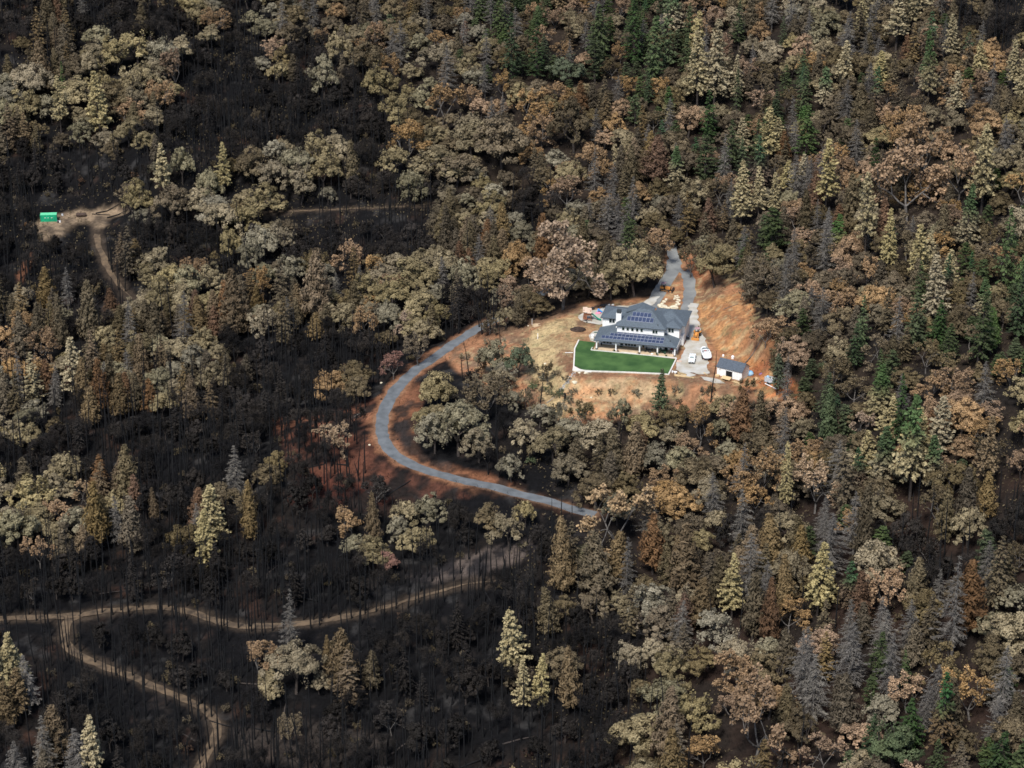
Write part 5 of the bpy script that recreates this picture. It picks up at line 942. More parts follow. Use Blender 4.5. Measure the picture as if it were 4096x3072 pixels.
# trees that stand out: (x of trunk, y of top, y of foot, crown width px, kind, colour, label)
HERO = [
 (353,318,440,46,'pine','straw','tall straw coloured pine above the dirt clearing with the green container'),(486,316,425,34,'pine','straw','slender straw pine at the near end of the long khaki oak ridge'),
 (133,172,292,40,'pine','straw','yellowish straw pine beside the taller pale one on the far left ridge'),(218,165,300,52,'pine','straw','pale straw pine, broadest on the far left ridge'),(138,140,225,24,'fir','lime','narrow green conifer behind the two straw pines of the far left ridge'),
 (1408,44,200,66,'fir','lime','tall light green conifer with a straw base at the top of the slope'),(1440,0,170,50,'fir','lime','light green conifer right behind the tallest light green one'),(1370,0,150,60,'fir','dkgreen','dark green conifer left of the tall light green pair'),(1292,15,130,70,'fir','green','broad blue green conifer among the far dark ones'),(1105,40,190,60,'fir','dkgreen','dark green fir, left one of two above the orange oaks'),(1160,55,190,60,'fir','dkgreen','dark green fir, right one of two above the orange oaks'),(1285,95,180,50,'young','green','bushy green pine before the round green oak'),(1225,120,190,90,'oak','sage','round bright green oak among brown crowns on the far slope'),
 (1542,60,240,60,'pine','straw','tallest straw pine of the far pair, the right one'),(1506,82,245,60,'pine','straw','straw pine of the far pair, the left one'),(1590,130,230,36,'pine','straw','small straw pine just right of the far tall pair'),(1778,150,240,44,'pine','scorch','straw pine with a green tip right of the far pair'),
 (1595,10,110,50,'fir','green','dark green pine near the top edge above the far straw pair'),(1690,40,110,30,'fir','green','small green conifer at the top beside grey crowns'),(1935,0,110,60,'pine','straw','straw pine at the top edge in the dark gully'),(2050,40,140,40,'pine','straw','straw pine in the dark far gully, upper one'),(2012,55,130,30,'pine','straw','slim straw pine at the edge of the dark far gully'),(2115,92,180,40,'pine','straw','straw pine right of the big round brown oak on the far slope'),(2185,95,210,40,'pine','straw','straw pine closest to the right edge on the far slope'),(2005,80,240,44,'pine','scorch','green tipped straw pine standing tall on the far right slope'),
 (1738,232,350,66,'fir','lime','bright green fir standing among straw pines right of the slope middle'),(1630,265,360,54,'fir','green','blue green fir in the green clump above the drive'),(1605,300,400,40,'fir','lime','bright green fir in the green clump above the drive'),(1522,300,400,50,'young','green','bushy green pine at the lower side of the green clump'),(1530,200,320,50,'fir','dkgreen','dark green fir at the left of the green clump'),(1590,155,260,30,'fir','green','thin green fir beside the small straw pine'),
 (1782,312,470,60,'pine','straw','finest straw pine, full and tiered, above the right hand wood'),(1600,358,500,56,'pine','straw','straw pine, leftmost of the three behind the drive top'),(1638,368,480,40,'pine','straw','straw pine, middle of the three behind the drive top'),(1672,380,480,34,'pine','straw','straw pine, right of the three behind the drive top'),(1868,385,560,56,'pine','straw','straw pine with tall black legs right of the finest one'),(1885,305,420,24,'young','dkgreen','small dark green tipped pine beside the orange oaks'),(2120,280,460,64,'pine','straw','broad dim straw pine at the right of the orange oaks'),(2080,410,560,56,'pine','scorch','half green straw pine at the lower right of the orange oaks'),(1918,460,600,40,'pine','straw','straw pine below the one with black legs'),(2165,455,640,60,'fir','lime','light green fir with a straw base near the right edge'),(2195,580,740,80,'fir','dkgreen','big dark green fir at the right edge level with the house'),(2110,640,800,90,'fir','green','large full green fir right of the house hill'),(1860,640,760,44,'fir','lime','narrow bright green fir right of the cut bank wood'),(1845,700,800,50,'fir','dkgreen','dark green fir under the narrow bright one'),
 (1665,455,560,60,'young','green','bushy green pine by the grey shrubs above the drive'),(1418,300,400,60,'cedar','rust','rusty red brown cedar left of the green clump'),(965,105,210,60,'dead','grey','bare silver fir above the orange round oak'),(850,65,130,40,'dead','grey','small bare silver fir on the far slope'),
 (1215,490,670,190,'open','orange','widest pale orange oak with leaning trunks behind the playground'),(1372,510,640,112,'oak','khaki','broad khaki oak directly behind the house left of the drive'),(1320,560,650,90,'oak','khaki','lower khaki oak between the orange one and the house'),(1545,470,620,100,'oak','khaki','khaki oak at the top of the driveway above the cut bank'),(1490,440,600,70,'open','brown','dark stemmed bare oak between the two drives'),
 (955,185,270,90,'open','orange','round rich orange oak on the far slope'),(1085,250,370,140,'oak','brown','big rounded brown khaki oak in the middle of the far wood'),(1240,200,330,110,'oak','brown','broad brown oak above the burnt hollow'),(880,260,360,110,'open','orange','orange leaved oak at the edge of the burnt gully'),
 (1640,300,430,60,'fir','scorchbrown','half green fir at the middle of the green clump'),(1990,255,400,150,'open','orange','big orange brown oak crown on the right slope, upper one'),(1960,320,480,180,'open','orange','widest orange brown oak on the right slope'),(2070,310,440,130,'open','orange','orange brown oak right of the widest on the slope'),
 (95,705,790,80,'open','orange','orange oak among brown conifers at the left edge'),(440,695,770,72,'oak','khaki','bright pale khaki oak alone above the black trunks on the left'),(75,765,880,60,'fir','straw','yellowish conifer with drooping boughs at the left edge'),(195,610,740,56,'cedar','umber','broad brown cedar, tallest of the left conifers'),(137,640,760,40,'cedar','umber','narrow brown cedar left of the broad one'),(78,660,760,40,'cedar','umber','brown pointed cedar near the left edge'),(400,635,760,60,'dead','grey','mauve grey bare cedar in the golden clump'),(507,590,740,70,'cedar','gold','golden cedar cluster left of the paved bend'),(685,545,700,66,'cedar','gold','tall golden cedar among khaki oaks in the middle left'),(740,815,985,80,'open','orange','pale oak leaning over the paved road bend with a curved black trunk'),(865,620,730,60,'open','orange','pale orange oak at the edge of the black trunks'),(905,690,790,70,'open','brown','bare pinkish oak above the upper paved road'),(850,760,820,60,'open','pink','small leaning oak with pinkish crown by the upper paved road'),
 (1065,685,815,80,'oak','olive','olive oak on the orange slope beside the green crowned one'),(1120,700,815,76,'oak','sage','oak with a green crown on the orange slope left of the lawn'),(1055,810,905,110,'open','brown','dark limbed leafless oak inside the paved loop'),(945,800,900,100,'oak','khaki','khaki oak on the inside of the paved bend'),(990,860,985,130,'oak','olive','broad olive khaki oak in the middle of the paved loop'),(940,880,980,90,'oak','olive','grey olive oak on the lower inside of the bend'),(1105,835,890,60,'oak','olive','small round olive oak with a black stem inside the loop'),(1035,920,1000,80,'oak','khaki','khaki oak at the bottom of the paved loop'),
 (1428,800,912,42,'pine','sage','young open grey green pine standing before the lawn front wall'),(1678,765,852,36,'pine','sage','young grey green pine beside the grey trailer'),(1370,915,1040,64,'cedar','gold','golden cedar on the slope below the lawn'),(1510,865,970,90,'open','orange','orange oak below the shed, round topped'),(1320,1050,1190,190,'open','orange','biggest orange oak below the house hill'),(1640,945,1080,120,'open','orange','rich orange oak below the right red soil'),(1760,1000,1110,120,'open','orange','pale orange oak right of the rich orange one'),(1695,955,1120,30,'pine','straw','thin straw pine with a black stem before the orange oaks'),(1965,860,1080,90,'pine','scorch','tall straw pine with a green top right of the shed wood'),(1785,840,960,56,'cedar','lime','cedar with a bright green tip and golden skirt'),(1940,810,980,60,'fir','dkgreen','dark green fir behind the tall green topped straw pine'),(2130,900,1060,60,'pine','gold','golden tiered pine at the right side'),(1555,850,960,60,'oak','olive','pale olive oak just below the shed'),(1860,860,950,60,'open','orange','pale orange oak behind the green tipped cedar'),
 (1088,690,815,8,'snag','char','thin grey pole of a tree standing between the olive oak and the upper paved road'),(1180,738,832,46,'open','brown','thin half bare oak on the straw slope left of the lawn'),(1135,790,880,40,'open','brown','small bare oak at the foot of the straw slope'),(1205,845,930,56,'open','olive','bare olive oak at the lower left corner of the clearing'),(1255,842,925,60,'open','brown','bare brown oak overlapping the front edge of the clearing'),(1335,858,940,60,'goak','olive','ragged olive oak at the front edge of the clearing below the lawn'),(1475,835,920,44,'open','brown','thin brown oak on the orange soil below the long planks'),(1608,775,862,44,'open','brown','thin bare oak in front of the right end of the shed'),(1535,760,868,8,'snag','char','thin dark pole of a tree before the left end of the shed'),(1700,770,880,40,'dead','grey','thin grey fir beyond the grey trailer'),(1165,800,905,8,'snag','char','black pole of a tree at the foot of the straw slope'),(1015,735,830,10,'snag','char','black pole of a tree inside the upper paved road'),
 (545,1040,1170,44,'cedar','gold','golden cedar standing alone above the burnt trunks'),(840,1175,1240,48,'oak','pink','small pinkish red oak alone beside the burnt hill'),(335,1055,1130,26,'cedar','gold','small golden cedar in the burnt wood on the left'),(40,1085,1190,110,'oak','olive','pale grey olive oak at the left edge above the track'),(185,1020,1100,64,'open','orange','open pale orange oak above the left golden cedars'),(215,1040,1190,70,'cedar','gold','broad golden cedar right of the pale left oak'),(810,1065,1190,40,'cedar','gold','narrow golden cedar below the paved bend'),(860,1085,1180,66,'oak','olive','grey olive oak below the paved bend'),(1100,1060,1190,90,'oak','khaki','khaki oak before the far end of the paved road'),(1135,1020,1140,60,'oak','khaki','narrow khaki oak overlapping the paved road'),(282,1090,1160,24,'oak','olive','tiny pale oak in the burnt wood left'),
 (1765,1170,1330,70,'pine','straw','bright straw pine in the lower right wood'),(1580,1195,1340,56,'pine','straw','straw pine with layered boughs left of the bright one'),(2055,1200,1420,100,'dead','grey','tall silver grey dead fir in the lower right wood'),(1790,1110,1250,90,'dead','grey','silver dead fir behind the bright straw pine'),(1835,1340,1500,90,'dead','grey','silver brown dead fir in the middle of the lower right'),(1950,1400,1490,34,'fir','lime','small vivid green fir in the lower right wood'),(1580,1400,1520,120,'open','orange','orange oak with grey limbs at the lower right, upper one'),(1630,1480,1650,210,'open','orange','largest golden orange oak at the lower right'),(1935,1510,1670,130,'oak','sage','grey green broad oak at the bottom right'),(2150,1570,1700,90,'fir','dkgreen','dark green fir at the bottom right corner'),(2020,1590,1700,70,'fir','green','green fir beside the grey green oak at the bottom'),(1690,1200,1330,50,'cedar','gold','golden brown cedar left of the bright straw pine'),(1665,1250,1400,50,'cedar','rust','rust red cedar below the golden brown one'),(1475,1130,1290,90,'cedar','gold','wide golden cedar below the biggest orange oak'),(1215,1120,1290,60,'cedar','gold','golden cedar on the edge of the burnt hill'),(1290,1150,1290,90,'cedar','umber','dark olive cedar below the biggest orange oak'),(1865,1050,1230,60,'cedar','umber','tall brown cedar in the right wood'),
 (640,1375,1500,120,'oak','khaki','khaki oak clump alone in the burnt wood by the dirt track'),(690,1400,1500,50,'oak','khaki','smaller khaki oak joined to the lone clump'),(630,1270,1430,70,'dead','grey','silver leafless fir above the lone khaki clump'),(707,1370,1450,24,'cedar','gold','small golden cedar beside the lone khaki clump'),(1165,1405,1540,44,'pine','straw','pale straw pine, middle of three alone in the burnt wood'),(1130,1420,1540,44,'pine','straw','pale straw pine, left of three alone in the burnt wood'),(1228,1398,1540,64,'cedar','gold','golden cedar, right of three alone in the burnt wood'),(170,1568,1700,100,'dead','grey','silver brown fir at the bottom left corner'),(205,1540,1700,60,'pine','straw','straw pine right behind the silver fir at the bottom left'),(40,1595,1700,60,'dead','grey','small silver fir at the bottom left edge'),(45,1440,1560,60,'pine','gold','golden pine at the left edge below the track'),(15,1470,1580,60,'cedar','gold','golden cedar at the left edge below the track'),(1105,1620,1700,30,'oak','khaki','small pale oak at the bottom edge'),(1440,1370,1500,100,'oak','khaki','khaki oak at the edge of the burnt wood lower right'),(1540,1020,1130,60,'dead','grey','grey dead fir below the orange round topped oak'),(1600,960,1090,70,'dead','grey','grey dead fir below the shed among orange oaks'),(1690,880,1010,50,'dead','grey','thin grey fir below the red soil'),
]
SHOW = []
for x, yt, yb, wpx, kind, col, lab in HERO:
    if col == 'orange' and ('pale' in lab or 'biggest' in lab or 'widest pale' in lab): col = 'peach'
    p = at(x, yb); f = (p-CAM)@np.array([0, CP, -SP]); s_ = f/F4*K; h = (yb-yt)*s_/CP*1.02; r = wpx*s_/2
    if kind == 'oak' and col == 'brown': kind = 'tanoak'
    if kind in ('oak', 'tanoak', 'open'): h = min(h, max(7, r*2.3))+0
    lean = .28 if 'leaning over' in lab else (.0)
    plant_tree(kind, col, p, h, r, lean, 2.6 if lean else None, lab); occupy(p, r*(1.15 if kind in ('pine', 'cedar', 'fir', 'dead', 'young') else .95)); (SHOW.append if kind != 'snag' else id)((x-wpx*.42, x+wpx*.42, yt, yt+(yb-yt)*(.72 if kind not in ('oak', 'tanoak', 'open') else .62), yb))
# crowns along the two lit ridges at the left and other solid stands
for x, y, w_, kc in [(290,430,80,0),(330,385,80,0),(395,352,70,1),(368,440,90,2),(430,432,90,0),(470,445,90,1),(512,385,90,0),(548,352,90,2),(592,372,90,0),(640,350,90,1),(690,330,90,0),(732,312,80,0),(560,430,100,0),(604,402,100,2),(482,475,90,0),(525,462,90,0),(300,395,80,1),(450,395,60,1),(650,395,90,0),(700,365,90,0),
 (30,205,90,1),(72,182,90,0),(112,168,90,0),(160,150,80,2),(205,132,80,0),(252,115,90,0),(300,103,90,0),(350,118,90,1),(60,232,90,0),(300,178,90,0),(268,158,90,1),(332,155,80,0),(250,205,90,2),(380,150,70,3),(165,200,90,0),(345,205,70,3),(5,250,90,1),
 (560,525,80,1),(610,515,80,0),(500,525,70,0),(540,555,70,1),(370,600,80,0),(420,610,90,1),(340,640,80,0),(460,600,80,0),(630,580,80,1),(560,610,70,3),(745,545,80,3),(790,620,100,0),(850,640,100,0),(905,600,100,0),(960,570,110,0),(1000,600,90,1),(840,590,80,0),
 (740,110,80,0),(790,130,100,2),(830,180,90,0),(700,170,80,1),(860,230,90,0),(905,300,100,0),(850,340,80,0),(930,350,110,0),(985,360,110,2),(1020,300,100,0),(1130,330,100,0),(1170,280,90,3),(890,400,80,1)]:
    p = at(x, y+46); f = (p-CAM)@np.array([0, CP, -SP]); s_ = f/F4*K; kind, col = [('oak', 'khaki'), ('goak', 'olive'), ('tanoak', 'brown'), ('open', 'orange')][kc]; r = w_*s_/2*RNG.uniform(.9, 1.15)
    if free(p, r*.6): plant_tree(kind, col, p, 84*s_/CP*RNG.uniform(.85, 1.1), r); occupy(p, r*.85)
# scattered stands
cand = RNG.uniform([-235, -215], [240, 420], (64000, 2)); zc_ = grid_z(cand[:, 0], cand[:, 1]); bx_, by_ = to_px(np.column_stack([cand, zc_])); cx_, cy_ = to_px(np.column_stack([cand, zc_+6.5]))
ok = (bx_ > -110) & (bx_ < 2322) & (by_ > -25) & (by_ < 1760+0) ; cand = cand[ok]; zc_ = zc_[ok]; bx_ = bx_[ok]; by_ = by_[ok]; cx_ = cx_[ok]; cy_ = cy_[ok]
SH = None; LOOP = [(860,790),(1130,820),(1200,1000),(1160,1060),(960,1020),(850,960)]
for i in range(len(cand)):
    c_, r_ = min(27, max(0, int((cx_[i]+RNG.normal()*14)//79))), min(20, max(0, int((cy_[i]+RNG.normal()*12)//79))); row = GRID[r_]; t_ = row[min(c_, len(row)-1)]
    mx_ = [q for q in MIX[t_] if q[1] != 'scorch' and q[1] != 'scorchbrown'] if bx_[i] < 1250 else MIX[t_]; ws = np.array([m_[2] for m_ in mx_]); kind, col, _ = mx_[RNG.choice(len(mx_), p=ws/ws.sum())]
    lo_h, hi_h, lo_r, hi_r = SIZE[kind]; u = RNG.random()**1.3; h = lo_h+(hi_h-lo_h)*u; r = lo_r+(hi_r-lo_r)*(u*.7+RNG.random()*.3); p = np.array([cand[i, 0], cand[i, 1], zc_[i]])
    big = 1.0+.16*smooth(760, 1150, cy_[i])
    if kind not in ('snag', 'burnt', 'brush'): h *= big; r *= big
    rs = {'snag': 1.4, 'burnt': 2.2, 'soak': r*.8, 'sfir': r*.8}.get(kind, r)
    if t_ in 'bd' and kind in ('oak', 'tanoak', 'open', 'fir'): r *= .75; h *= .8
    if kind == 'oak' and col == 'olive': kind = 'goak'
    if kind == 'cedar' and col in ('umber', 'rust'): kind = 'bcedar'
    if not free(p, rs): continue
    if inside(LOOP, bx_[i], by_[i]-20) and RNG.random() < .72: continue
    tp = np.array([[0, 0, 1.0], [-r*.6, 0, .8], [r*.6, 0, .8]])*np.array([1, 1, h])+p; tx, ty = to_px(tp)
    if SH is None: SH = np.array(SHOW)
    if any(((SH[:, 0] < a) & (a < SH[:, 1]) & (SH[:, 2] < b_) & (b_ < SH[:, 3]) & (SH[:, 4] < by_[i]+4)).any() for a, b_ in zip(tx, ty)) and (kind not in ('snag', 'burnt') or RNG.random() < .7): continue
    if any(inside(q, bx_[i], by_[i]) for q in (BASEONLY if kind not in ('snag', 'burnt') else BASEONLY[:1])): continue
    if hits_poly(PROTECT if kind not in ('snag', 'burnt') else PROTECT[:3], p, h, r): continue
    if kind != 'snag' and hits_poly(SOFT, p, h, r): continue
    if kind == 'snag' and RNG.random() < .3 and hits_poly(SOFT, p, h, .3): continue
    occupy(p, rs); plant_tree(kind, col, p, h, r)
# low scorched shrubs on the open slopes
for i in range(130):
    x, y = [(RNG.uniform(960, 1160), RNG.uniform(860, 1010)), (RNG.uniform(1225, 1660), RNG.uniform(846, 915)), (RNG.uniform(880, 1060), RNG.uniform(740, 830)), (RNG.uniform(1650, 1800), RNG.uniform(760, 900)), (RNG.uniform(1150, 1230), RNG.uniform(800, 900))][i % 5]
    p = at(x, y)
    if free(p, 1.2) and not hits_poly([PROTECT[1]], p, 2.5, 1.2): occupy(p, 1.2); plant_tree('brush', ['brown', 'olive', 'khaki', 'umber', 'sage', 'brown'][int(RNG.integers(6))], p, RNG.uniform(1.4, 3), RNG.uniform(1, 2))
# ---------------------------------------------------------------- grow the trees: nearest 290 of a kind as things, the rest of the burnt poles as one stand
def size_px(d): return d['h']*max(d['r'], .5)
by_kind = {}
for d in PLACED: by_kind.setdefault(d['kind'], []).append(d)
REST = []
for k_, L_ in by_kind.items():
    L_.sort(key=lambda d: (d['label'] is None, -size_px(d)))
    x_, y_ = to_px(np.array([d['p']+np.array([0, 0, d['h']*.6]) for d in L_]))
    inn = [(-60 < a < 2270) and (-60 < b_ < 1740) for a, b_ in zip(x_, y_)]
    keep = [d for d, q in zip(L_, inn) if q][:295]; ids = {id(d) for d in keep}; REST += [d for d in L_ if id(d) not in ids]
    by_kind[k_] = keep
WORD = {'khaki': 'khaki', 'olive': 'grey olive', 'brown': 'dull brown', 'orange': 'orange tan', 'peach': 'pale orange', 'pink': 'pinkish', 'straw': 'straw yellow', 'gold': 'golden brown', 'rust': 'rusty', 'umber': 'dark brown', 'grey': 'silver grey', 'char': 'charred black', 'soot': 'soot brown', 'ash': 'ash brown', 'green': 'green', 'lime': 'bright green', 'dkgreen': 'dark green', 'sage': 'grey green', 'scorch': 'green topped straw', 'scorchbrown': 'green topped brown'}
FORM = {'oak': 'oak', 'tanoak': 'round oak', 'soak': 'round oak', 'sfir': 'fir', 'goak': 'broad oak', 'bcedar': 'cedar', 'open': 'open limbed oak', 'pine': 'pine', 'cedar': 'cedar', 'fir': 'fir', 'dead': 'dead fir', 'young': 'young pine', 'snag': 'bare trunk', 'burnt': 'leafless oak', 'brush': 'shrub'}
CATS = {'oak': 'oak tree', 'tanoak': 'oak tree', 'goak': 'oak tree', 'bcedar': 'cedar tree', 'soak': 'burnt tree', 'sfir': 'burnt tree', 'open': 'oak tree', 'pine': 'pine tree', 'cedar': 'cedar tree', 'fir': 'fir tree', 'dead': 'dead tree', 'young': 'pine tree', 'snag': 'burnt tree', 'burnt': 'burnt tree', 'brush': 'shrub'}
MARK = [('by the green container', 105, 465, 130), ('on the far left ridge', 200, 200, 190), ('in the burnt gully below the far left ridge', 560, 240, 170), ('in the far top corner on the dark side', 40, 60, 120), ('on the long khaki ridge', 520, 400, 170), ('at the top of the slope', 800, 60, 200), ('above the burnt hollow', 1050, 290, 180), ('by the burnt hollow', 1040, 430, 120), ('among the far green firs', 1300, 110, 170), ('by the far pair of straw pines', 1530, 170, 130), ('in the green clump above the drive', 1640, 320, 130), ('by the finest straw pine', 1800, 430, 110), ('on the far right slope', 2000, 120, 200), ('among the big orange oaks', 2020, 340, 170), ('behind the playground', 1200, 590, 120), ('at the top of the drive', 1500, 520, 120), ('behind the house', 1370, 560, 90), ('on the lit strip of burnt ground', 760, 470, 130), ('below the dirt clearing', 200, 590, 130), ('among the left edge conifers', 110, 740, 170), ('in the golden cedar clump', 430, 690, 140), ('among the black trunks above the bend', 700, 800, 150), ('along the upper paved road', 950, 690, 120), ('inside the paved loop', 990, 900, 120), ('below the paved road', 950, 1110, 130), ('on the red burnt slope', 690, 970, 120), ('in the burnt wood at mid left', 350, 960, 190), ('by the left edge golden cedars', 150, 1110, 150), ('in the burnt wood above the track', 500, 1200, 190), ('along the dirt track', 400, 1330, 150), ('inside the dirt track bend', 330, 1400, 110), ('below the dirt track bend', 250, 1560, 170), ('on the bare burnt hill', 1080, 1220, 110), ('by the lone khaki clump', 650, 1440, 120), ('in the burnt wood along the bottom edge', 750, 1590, 200), ('in the burnt wood at the lower middle', 1000, 1420, 190), ('beside the three pale lone conifers', 1180, 1480, 120), ('below the lawn', 1350, 950, 130), ('below the shed', 1580, 920, 110), ('right of the cut bank', 1740, 660, 130), ('beyond the shed', 1800, 820, 120), ('by the large full green fir', 2080, 720, 140), ('by the green topped straw pine', 1950, 960, 130), ('around the biggest orange oak', 1350, 1140, 130), ('among the lower orange oaks', 1690, 1060, 120), ('in the dark gully at the right', 2080, 1130, 160), ('by the bright straw pine', 1740, 1260, 130), ('around the tall silver fir', 2050, 1340, 150), ('in the lower right wood', 1850, 1420, 140), ('by the golden orange oak at the bottom', 1600, 1510, 150), ('at the bottom right corner', 2080, 1580, 170), ('on the edge of the burnt wood below', 1420, 1440, 130), ('along the bottom edge right of the middle', 1380, 1620, 150)]
MP = np.array([(m_[1], m_[2]) for m_ in MARK])
lab = {}
for k_, L_ in by_kind.items():
    hs = np.array([d['h'] for d in L_]) if L_ else np.zeros(1); q1, q2 = np.quantile(hs, [.33, .67])
    for d in L_:
        x, y = to_px(d['p']+np.array([0, 0, d['h']*.6])); d['xy'] = (float(x), float(y))
        if d['label']: continue
        j = int(np.argmin((MP[:, 0]-x)**2+(MP[:, 1]-y)**2)); sz = 'tall' if d['h'] > q2 else ('medium' if d['h'] > q1 else 'small')
        if k_ in ('oak', 'tanoak', 'open', 'burnt', 'soak', 'goak'): sz = {'tall': 'large'}.get(sz, sz)
        lab.setdefault((f"{sz} {WORD[d['col']]} {FORM[k_]}", MARK[j][0]), []).append(d)
ORD = ['leftmost', 'second', 'third', 'fourth', 'fifth', 'sixth', 'seventh']; NUM = ['', '', 'two', 'three', 'four', 'five', 'six', 'seven', 'eight']
for (a, b_), L_ in lab.items():
    L_.sort(key=lambda d: d['xy'][0]); n_ = len(L_)
    for i, d in enumerate(L_):
        if n_ == 1: d['label'] = f'{a} {b_}'
        elif n_ <= 6:
            o_ = 'leftmost' if i == 0 else ('rightmost' if i == n_-1 else f'{ORD[i]} from left'); t_ = f'{a} {b_}, {o_} of {NUM[n_]}'; a2 = a.replace('green topped ', 'half green ').replace('open limbed ', 'open '); b2_ = b_.replace('burnt ', '').replace('in the far top corner on the dark side', 'in the far dark corner')
            d['label'] = next((q for q in (t_, f'{a} {b_}, {o_}', f'{a2} {b2_}, {o_}', f'{a2} {b2_} {o_}'.replace('medium ', '')) if len(q.split()) <= 16), f'{a2}, {o_}')
        else: d['label'] = f'{a} {b_}'; d['group'] = f'{a}s {b_}'
def put(o, p, h, r, kind, az, lean):
    H0, R0 = KIND[kind][3:]; o.location = p; q_ = RNG.uniform(.88, 1.14); o.scale = (r/R0*q_, r/R0/q_, h/H0)
    if kind == 'snag': o.scale = (1.0, 1.0, h/H0)
    o.rotation_euler = (lean*math.cos(az), lean*math.sin(az), az)
for k_, L_ in by_kind.items():
    nm_ = KIND[k_][0]
    for d in L_:
        lean = d['lean'] or (RNG.normal()*.05 if k_ in ('snag', 'burnt') else RNG.normal()*.032); gp = d.get('group') or {'oak': 'oaks with dead leaves still on', 'tanoak': 'brown leaved oaks', 'goak': 'grey olive oaks', 'bcedar': 'brown scorched cedars', 'soak': 'sooty burnt oaks', 'sfir': 'sooty burnt firs', 'open': 'open oaks with sparse dead leaves', 'pine': 'pale needled pines', 'cedar': 'scorched cedars', 'fir': 'firs', 'dead': 'bare grey firs', 'young': 'young green pines', 'snag': 'burnt bare trunks', 'burnt': 'burnt leafless oaks', 'brush': 'scorched shrubs'}[k_]
        if k_ == 'snag':
            o = mesh_obj(nm_, get_shape('snag', d['v'], 'char')); put(o, d['p'], d['h'], d['r'], k_, d['az'], lean); tag(o, d['label'], CATS[k_], gp); continue
        cr, tr = get_shape(k_, d['v'], d['col']); e = thing(nm_, d['label'], CATS[k_], group=gp); put(e, d['p'], d['h'], d['r'], k_, d['az'], lean)
        mesh_obj('crown', cr, e); mesh_obj('trunk', tr, e)
print('TREES', {k_: len(v) for k_, v in by_kind.items()}, 'rest', len(REST), {k_: sum(d['kind'] == k_ for d in REST) for k_ in by_kind})
# the remaining burnt poles, brush and twigs that read as one mass
LG = [MB().tube([(-4.5, 0, .1), (0, .12, .14), (4.5, -.1, .1)], [.24, .2, .09], 6) for i in range(1)]
lgm = {}
for nm_, m_ in (('charred black', M['bark_black']), ('grey brown', M['bark_brown'])):
    o = LG[0].build('fallen_log', m_); lgm[nm_] = o.data; bpy.data.objects.remove(o)
lrng = np.random.default_rng(77); n_ = 0
for i in range(400):
    x, y = lrng.uniform(0, 1300), lrng.uniform(150, 1650); t_ = GRID[min(20, int(y//79))][min(27, int(x//79))]
    if t_ not in 'bd' or hits_poly(PROTECT[:3]+SOFT, at(x, y), 2, 3) or n_ >= 70: continue
    p = at(x, y); a = lrng.uniform(0, 3.14); k_ = lrng.uniform(.55, 1.1); dz = [float(grid_z(p[0]+math.cos(a)*4*s_, p[1]+math.sin(a)*4*s_)) for s_ in (-1, 1)]
    cn = 'grey brown' if lrng.random() < .25 else 'charred black'; o = mesh_obj('fallen_log', lgm[cn]); o.location = (p[0], p[1], (dz[0]+dz[1])/2+.12); o.rotation_euler = (0, -math.atan2(dz[1]-dz[0], 8), a); o.scale = (k_, 1, 1)
    j = int(np.argmin((MP[:, 0]-x)**2+(MP[:, 1]-y)**2)); tag(o, f'{cn} log fallen on the ground {MARK[j][0]}', 'log', f'{cn} fallen logs {MARK[j][0]}'); n_ += 1
segs = []
for d in REST:
    if d['kind'] in ('snag', 'burnt'):
        p = d['p']; t_ = p+np.array([RNG.normal()*.5, RNG.normal()*.5, d['h']]); mid = (p+t_)/2+RNG.normal(size=3)*.15; segs += [(p-np.array([0, 0, .5]), mid, .24, .17), (mid, t_, .17, .06)]
        for i in range(9): q = p+(t_-p)*RNG.uniform(.35, 1); segs.append((q, q+np.array([RNG.normal()*.6, RNG.normal()*.6, RNG.normal()*.2]), .04, .015))
v_, f_ = tubes(segs, 4)
if len(v_): tag(mesh_obj('burnt_stand', arr_mesh('burnt_stand', v_, f_, M['bark_black'], True)), kind='stuff', label='mass of thin burnt poles standing in the black wood')
def carpet(name, n_, want, size, m, seed, lift=.25, flat_=.5, label=None, tall=False):
    rng = np.random.default_rng(seed); c = rng.uniform([-235, -215], [240, 400], (n_, 2)); z = grid_z(c[:, 0], c[:, 1]); x, y = to_px(np.column_stack([c, z])); k = want(c[:, 0], c[:, 1], x, y, rng) & (x > -40) & (x < 2252) & (y > -20) & (y < 1690)
    c = np.column_stack([c, z+lift*rng.random(n_)])[k]; up = np.column_stack([rng.normal(size=(len(c), 2))*.4, np.ones(len(c))]) if tall else None
    nn = np.column_stack([rng.normal(size=(len(c), 2)), np.full(len(c), .2 if tall else flat_)]); v, f, t_, h_ = cards(c, nn, size[0], size[1], rng, None, up); tag(mesh_obj(name, arr_mesh(name, v, f, m, False, [('tone', 'FACE', t_), ('rise', 'FACE', h_)])), kind='stuff', label=label)
noroad = lambda X, Y: np.minimum.reduce([dist_line(w_[::5], X, Y) for w_ in (ROAD, DRIVE, SPUR, TRACK, TRACK2, TRACK3)])
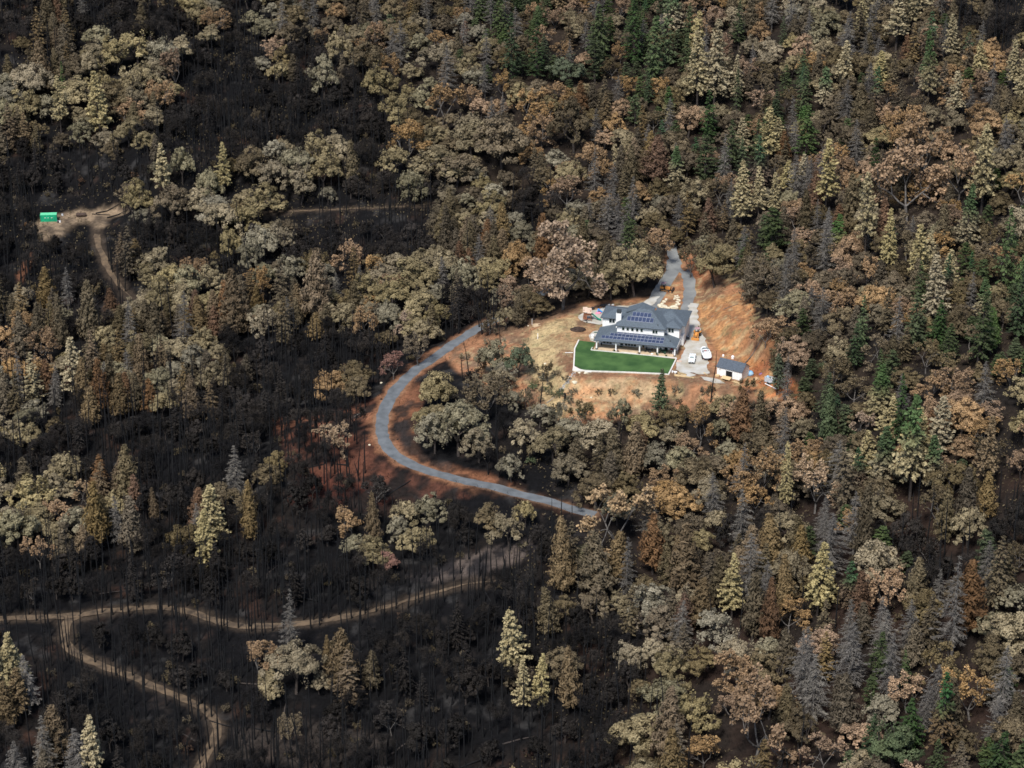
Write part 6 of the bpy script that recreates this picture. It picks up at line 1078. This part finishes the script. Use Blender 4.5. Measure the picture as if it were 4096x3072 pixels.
def w_burnt(X, Y, x, y, rng): return ((x < 1250) | (y > 1250)) & (noroad(X, Y) > 3) & (vnoise(X, Y, 7, 5) > .35) & ~inside(PROTECT[0], x, y) & ~inside(BASEONLY[0], x, y) & ~inside(PROTECT[2], x, y)
def w_wood(X, Y, x, y, rng): return ((x > 1100) | (y < 700)) & (noroad(X, Y) > 3.5) & ~inside(BASEONLY[0], x, y) & ~inside(PROTECT[0], x, y) & (vnoise(X, Y, 6, 15) > .4)
STRAWP = [(1130,735),(1180,700),(1245,682),(1240,740),(1222,795),(1222,820),(1300,812),(1460,822),(1470,850),(1390,875),(1215,905),(1180,880),(1165,830),(1140,800)]
NOSTRAW = np.array([(1236,730),(1300,700),(1500,690),(1490,810),(1240,810),(1228,790)])
def w_straw(X, Y, x, y, rng): return inside(STRAWP, x, y) & ~inside(NOSTRAW, x, y) & (vnoise(X, Y, 3, 25)+.5*vnoise(X, Y, 1.2, 26) > .72)
def w_bank(X, Y, x, y, rng): return inside(BASEONLY[0], x, y) & ~inside(NOSTRAW, x, y) & ~inside([(1225,650),(1420,630),(1440,560),(1500,560),(1520,700),(1560,780),(1640,780),(1600,830),(1460,815),(1225,810),(1225,700)], x, y) & (noroad(X, Y) > 3.2) & (vnoise(X, Y, 4, 35) > .5)
carpet('burnt_brush', 200000, w_burnt, (.45, .05), LEAF['char'], 3, 1.3, .4, 'charred twigs and brush covering the burnt ground', True)
carpet('ash_litter', 26000, w_burnt, (.35, .1), LEAF['soot'], 4, .1, 1.5, 'scattered dark leaf litter on the burnt ground')
carpet('undergrowth', 200000, w_wood, (.36, .15), LEAF['umber'], 5, 1.3, .6, 'brown undergrowth below the scorched wood')
carpet('dry_grass', 300000, w_straw, (.3, .085), LEAF['straw'], 6, .35, .3, 'dry straw grass on the slope round the lawn', True)
carpet('green_weeds', 16000, lambda X, Y, x, y, rng: w_bank(X, Y, x, y, rng) & (vnoise(X, Y, 5, 45) > .5), (.3, .13), LEAF['sage'], 8, .4, .5, 'dull green weeds dotted over the orange bank below the lawn')
carpet('weeds', 90000, w_bank, (.33, .13), LEAF['khaki'], 7, .4, .5, 'dull weeds and twigs dotted over the orange soil')
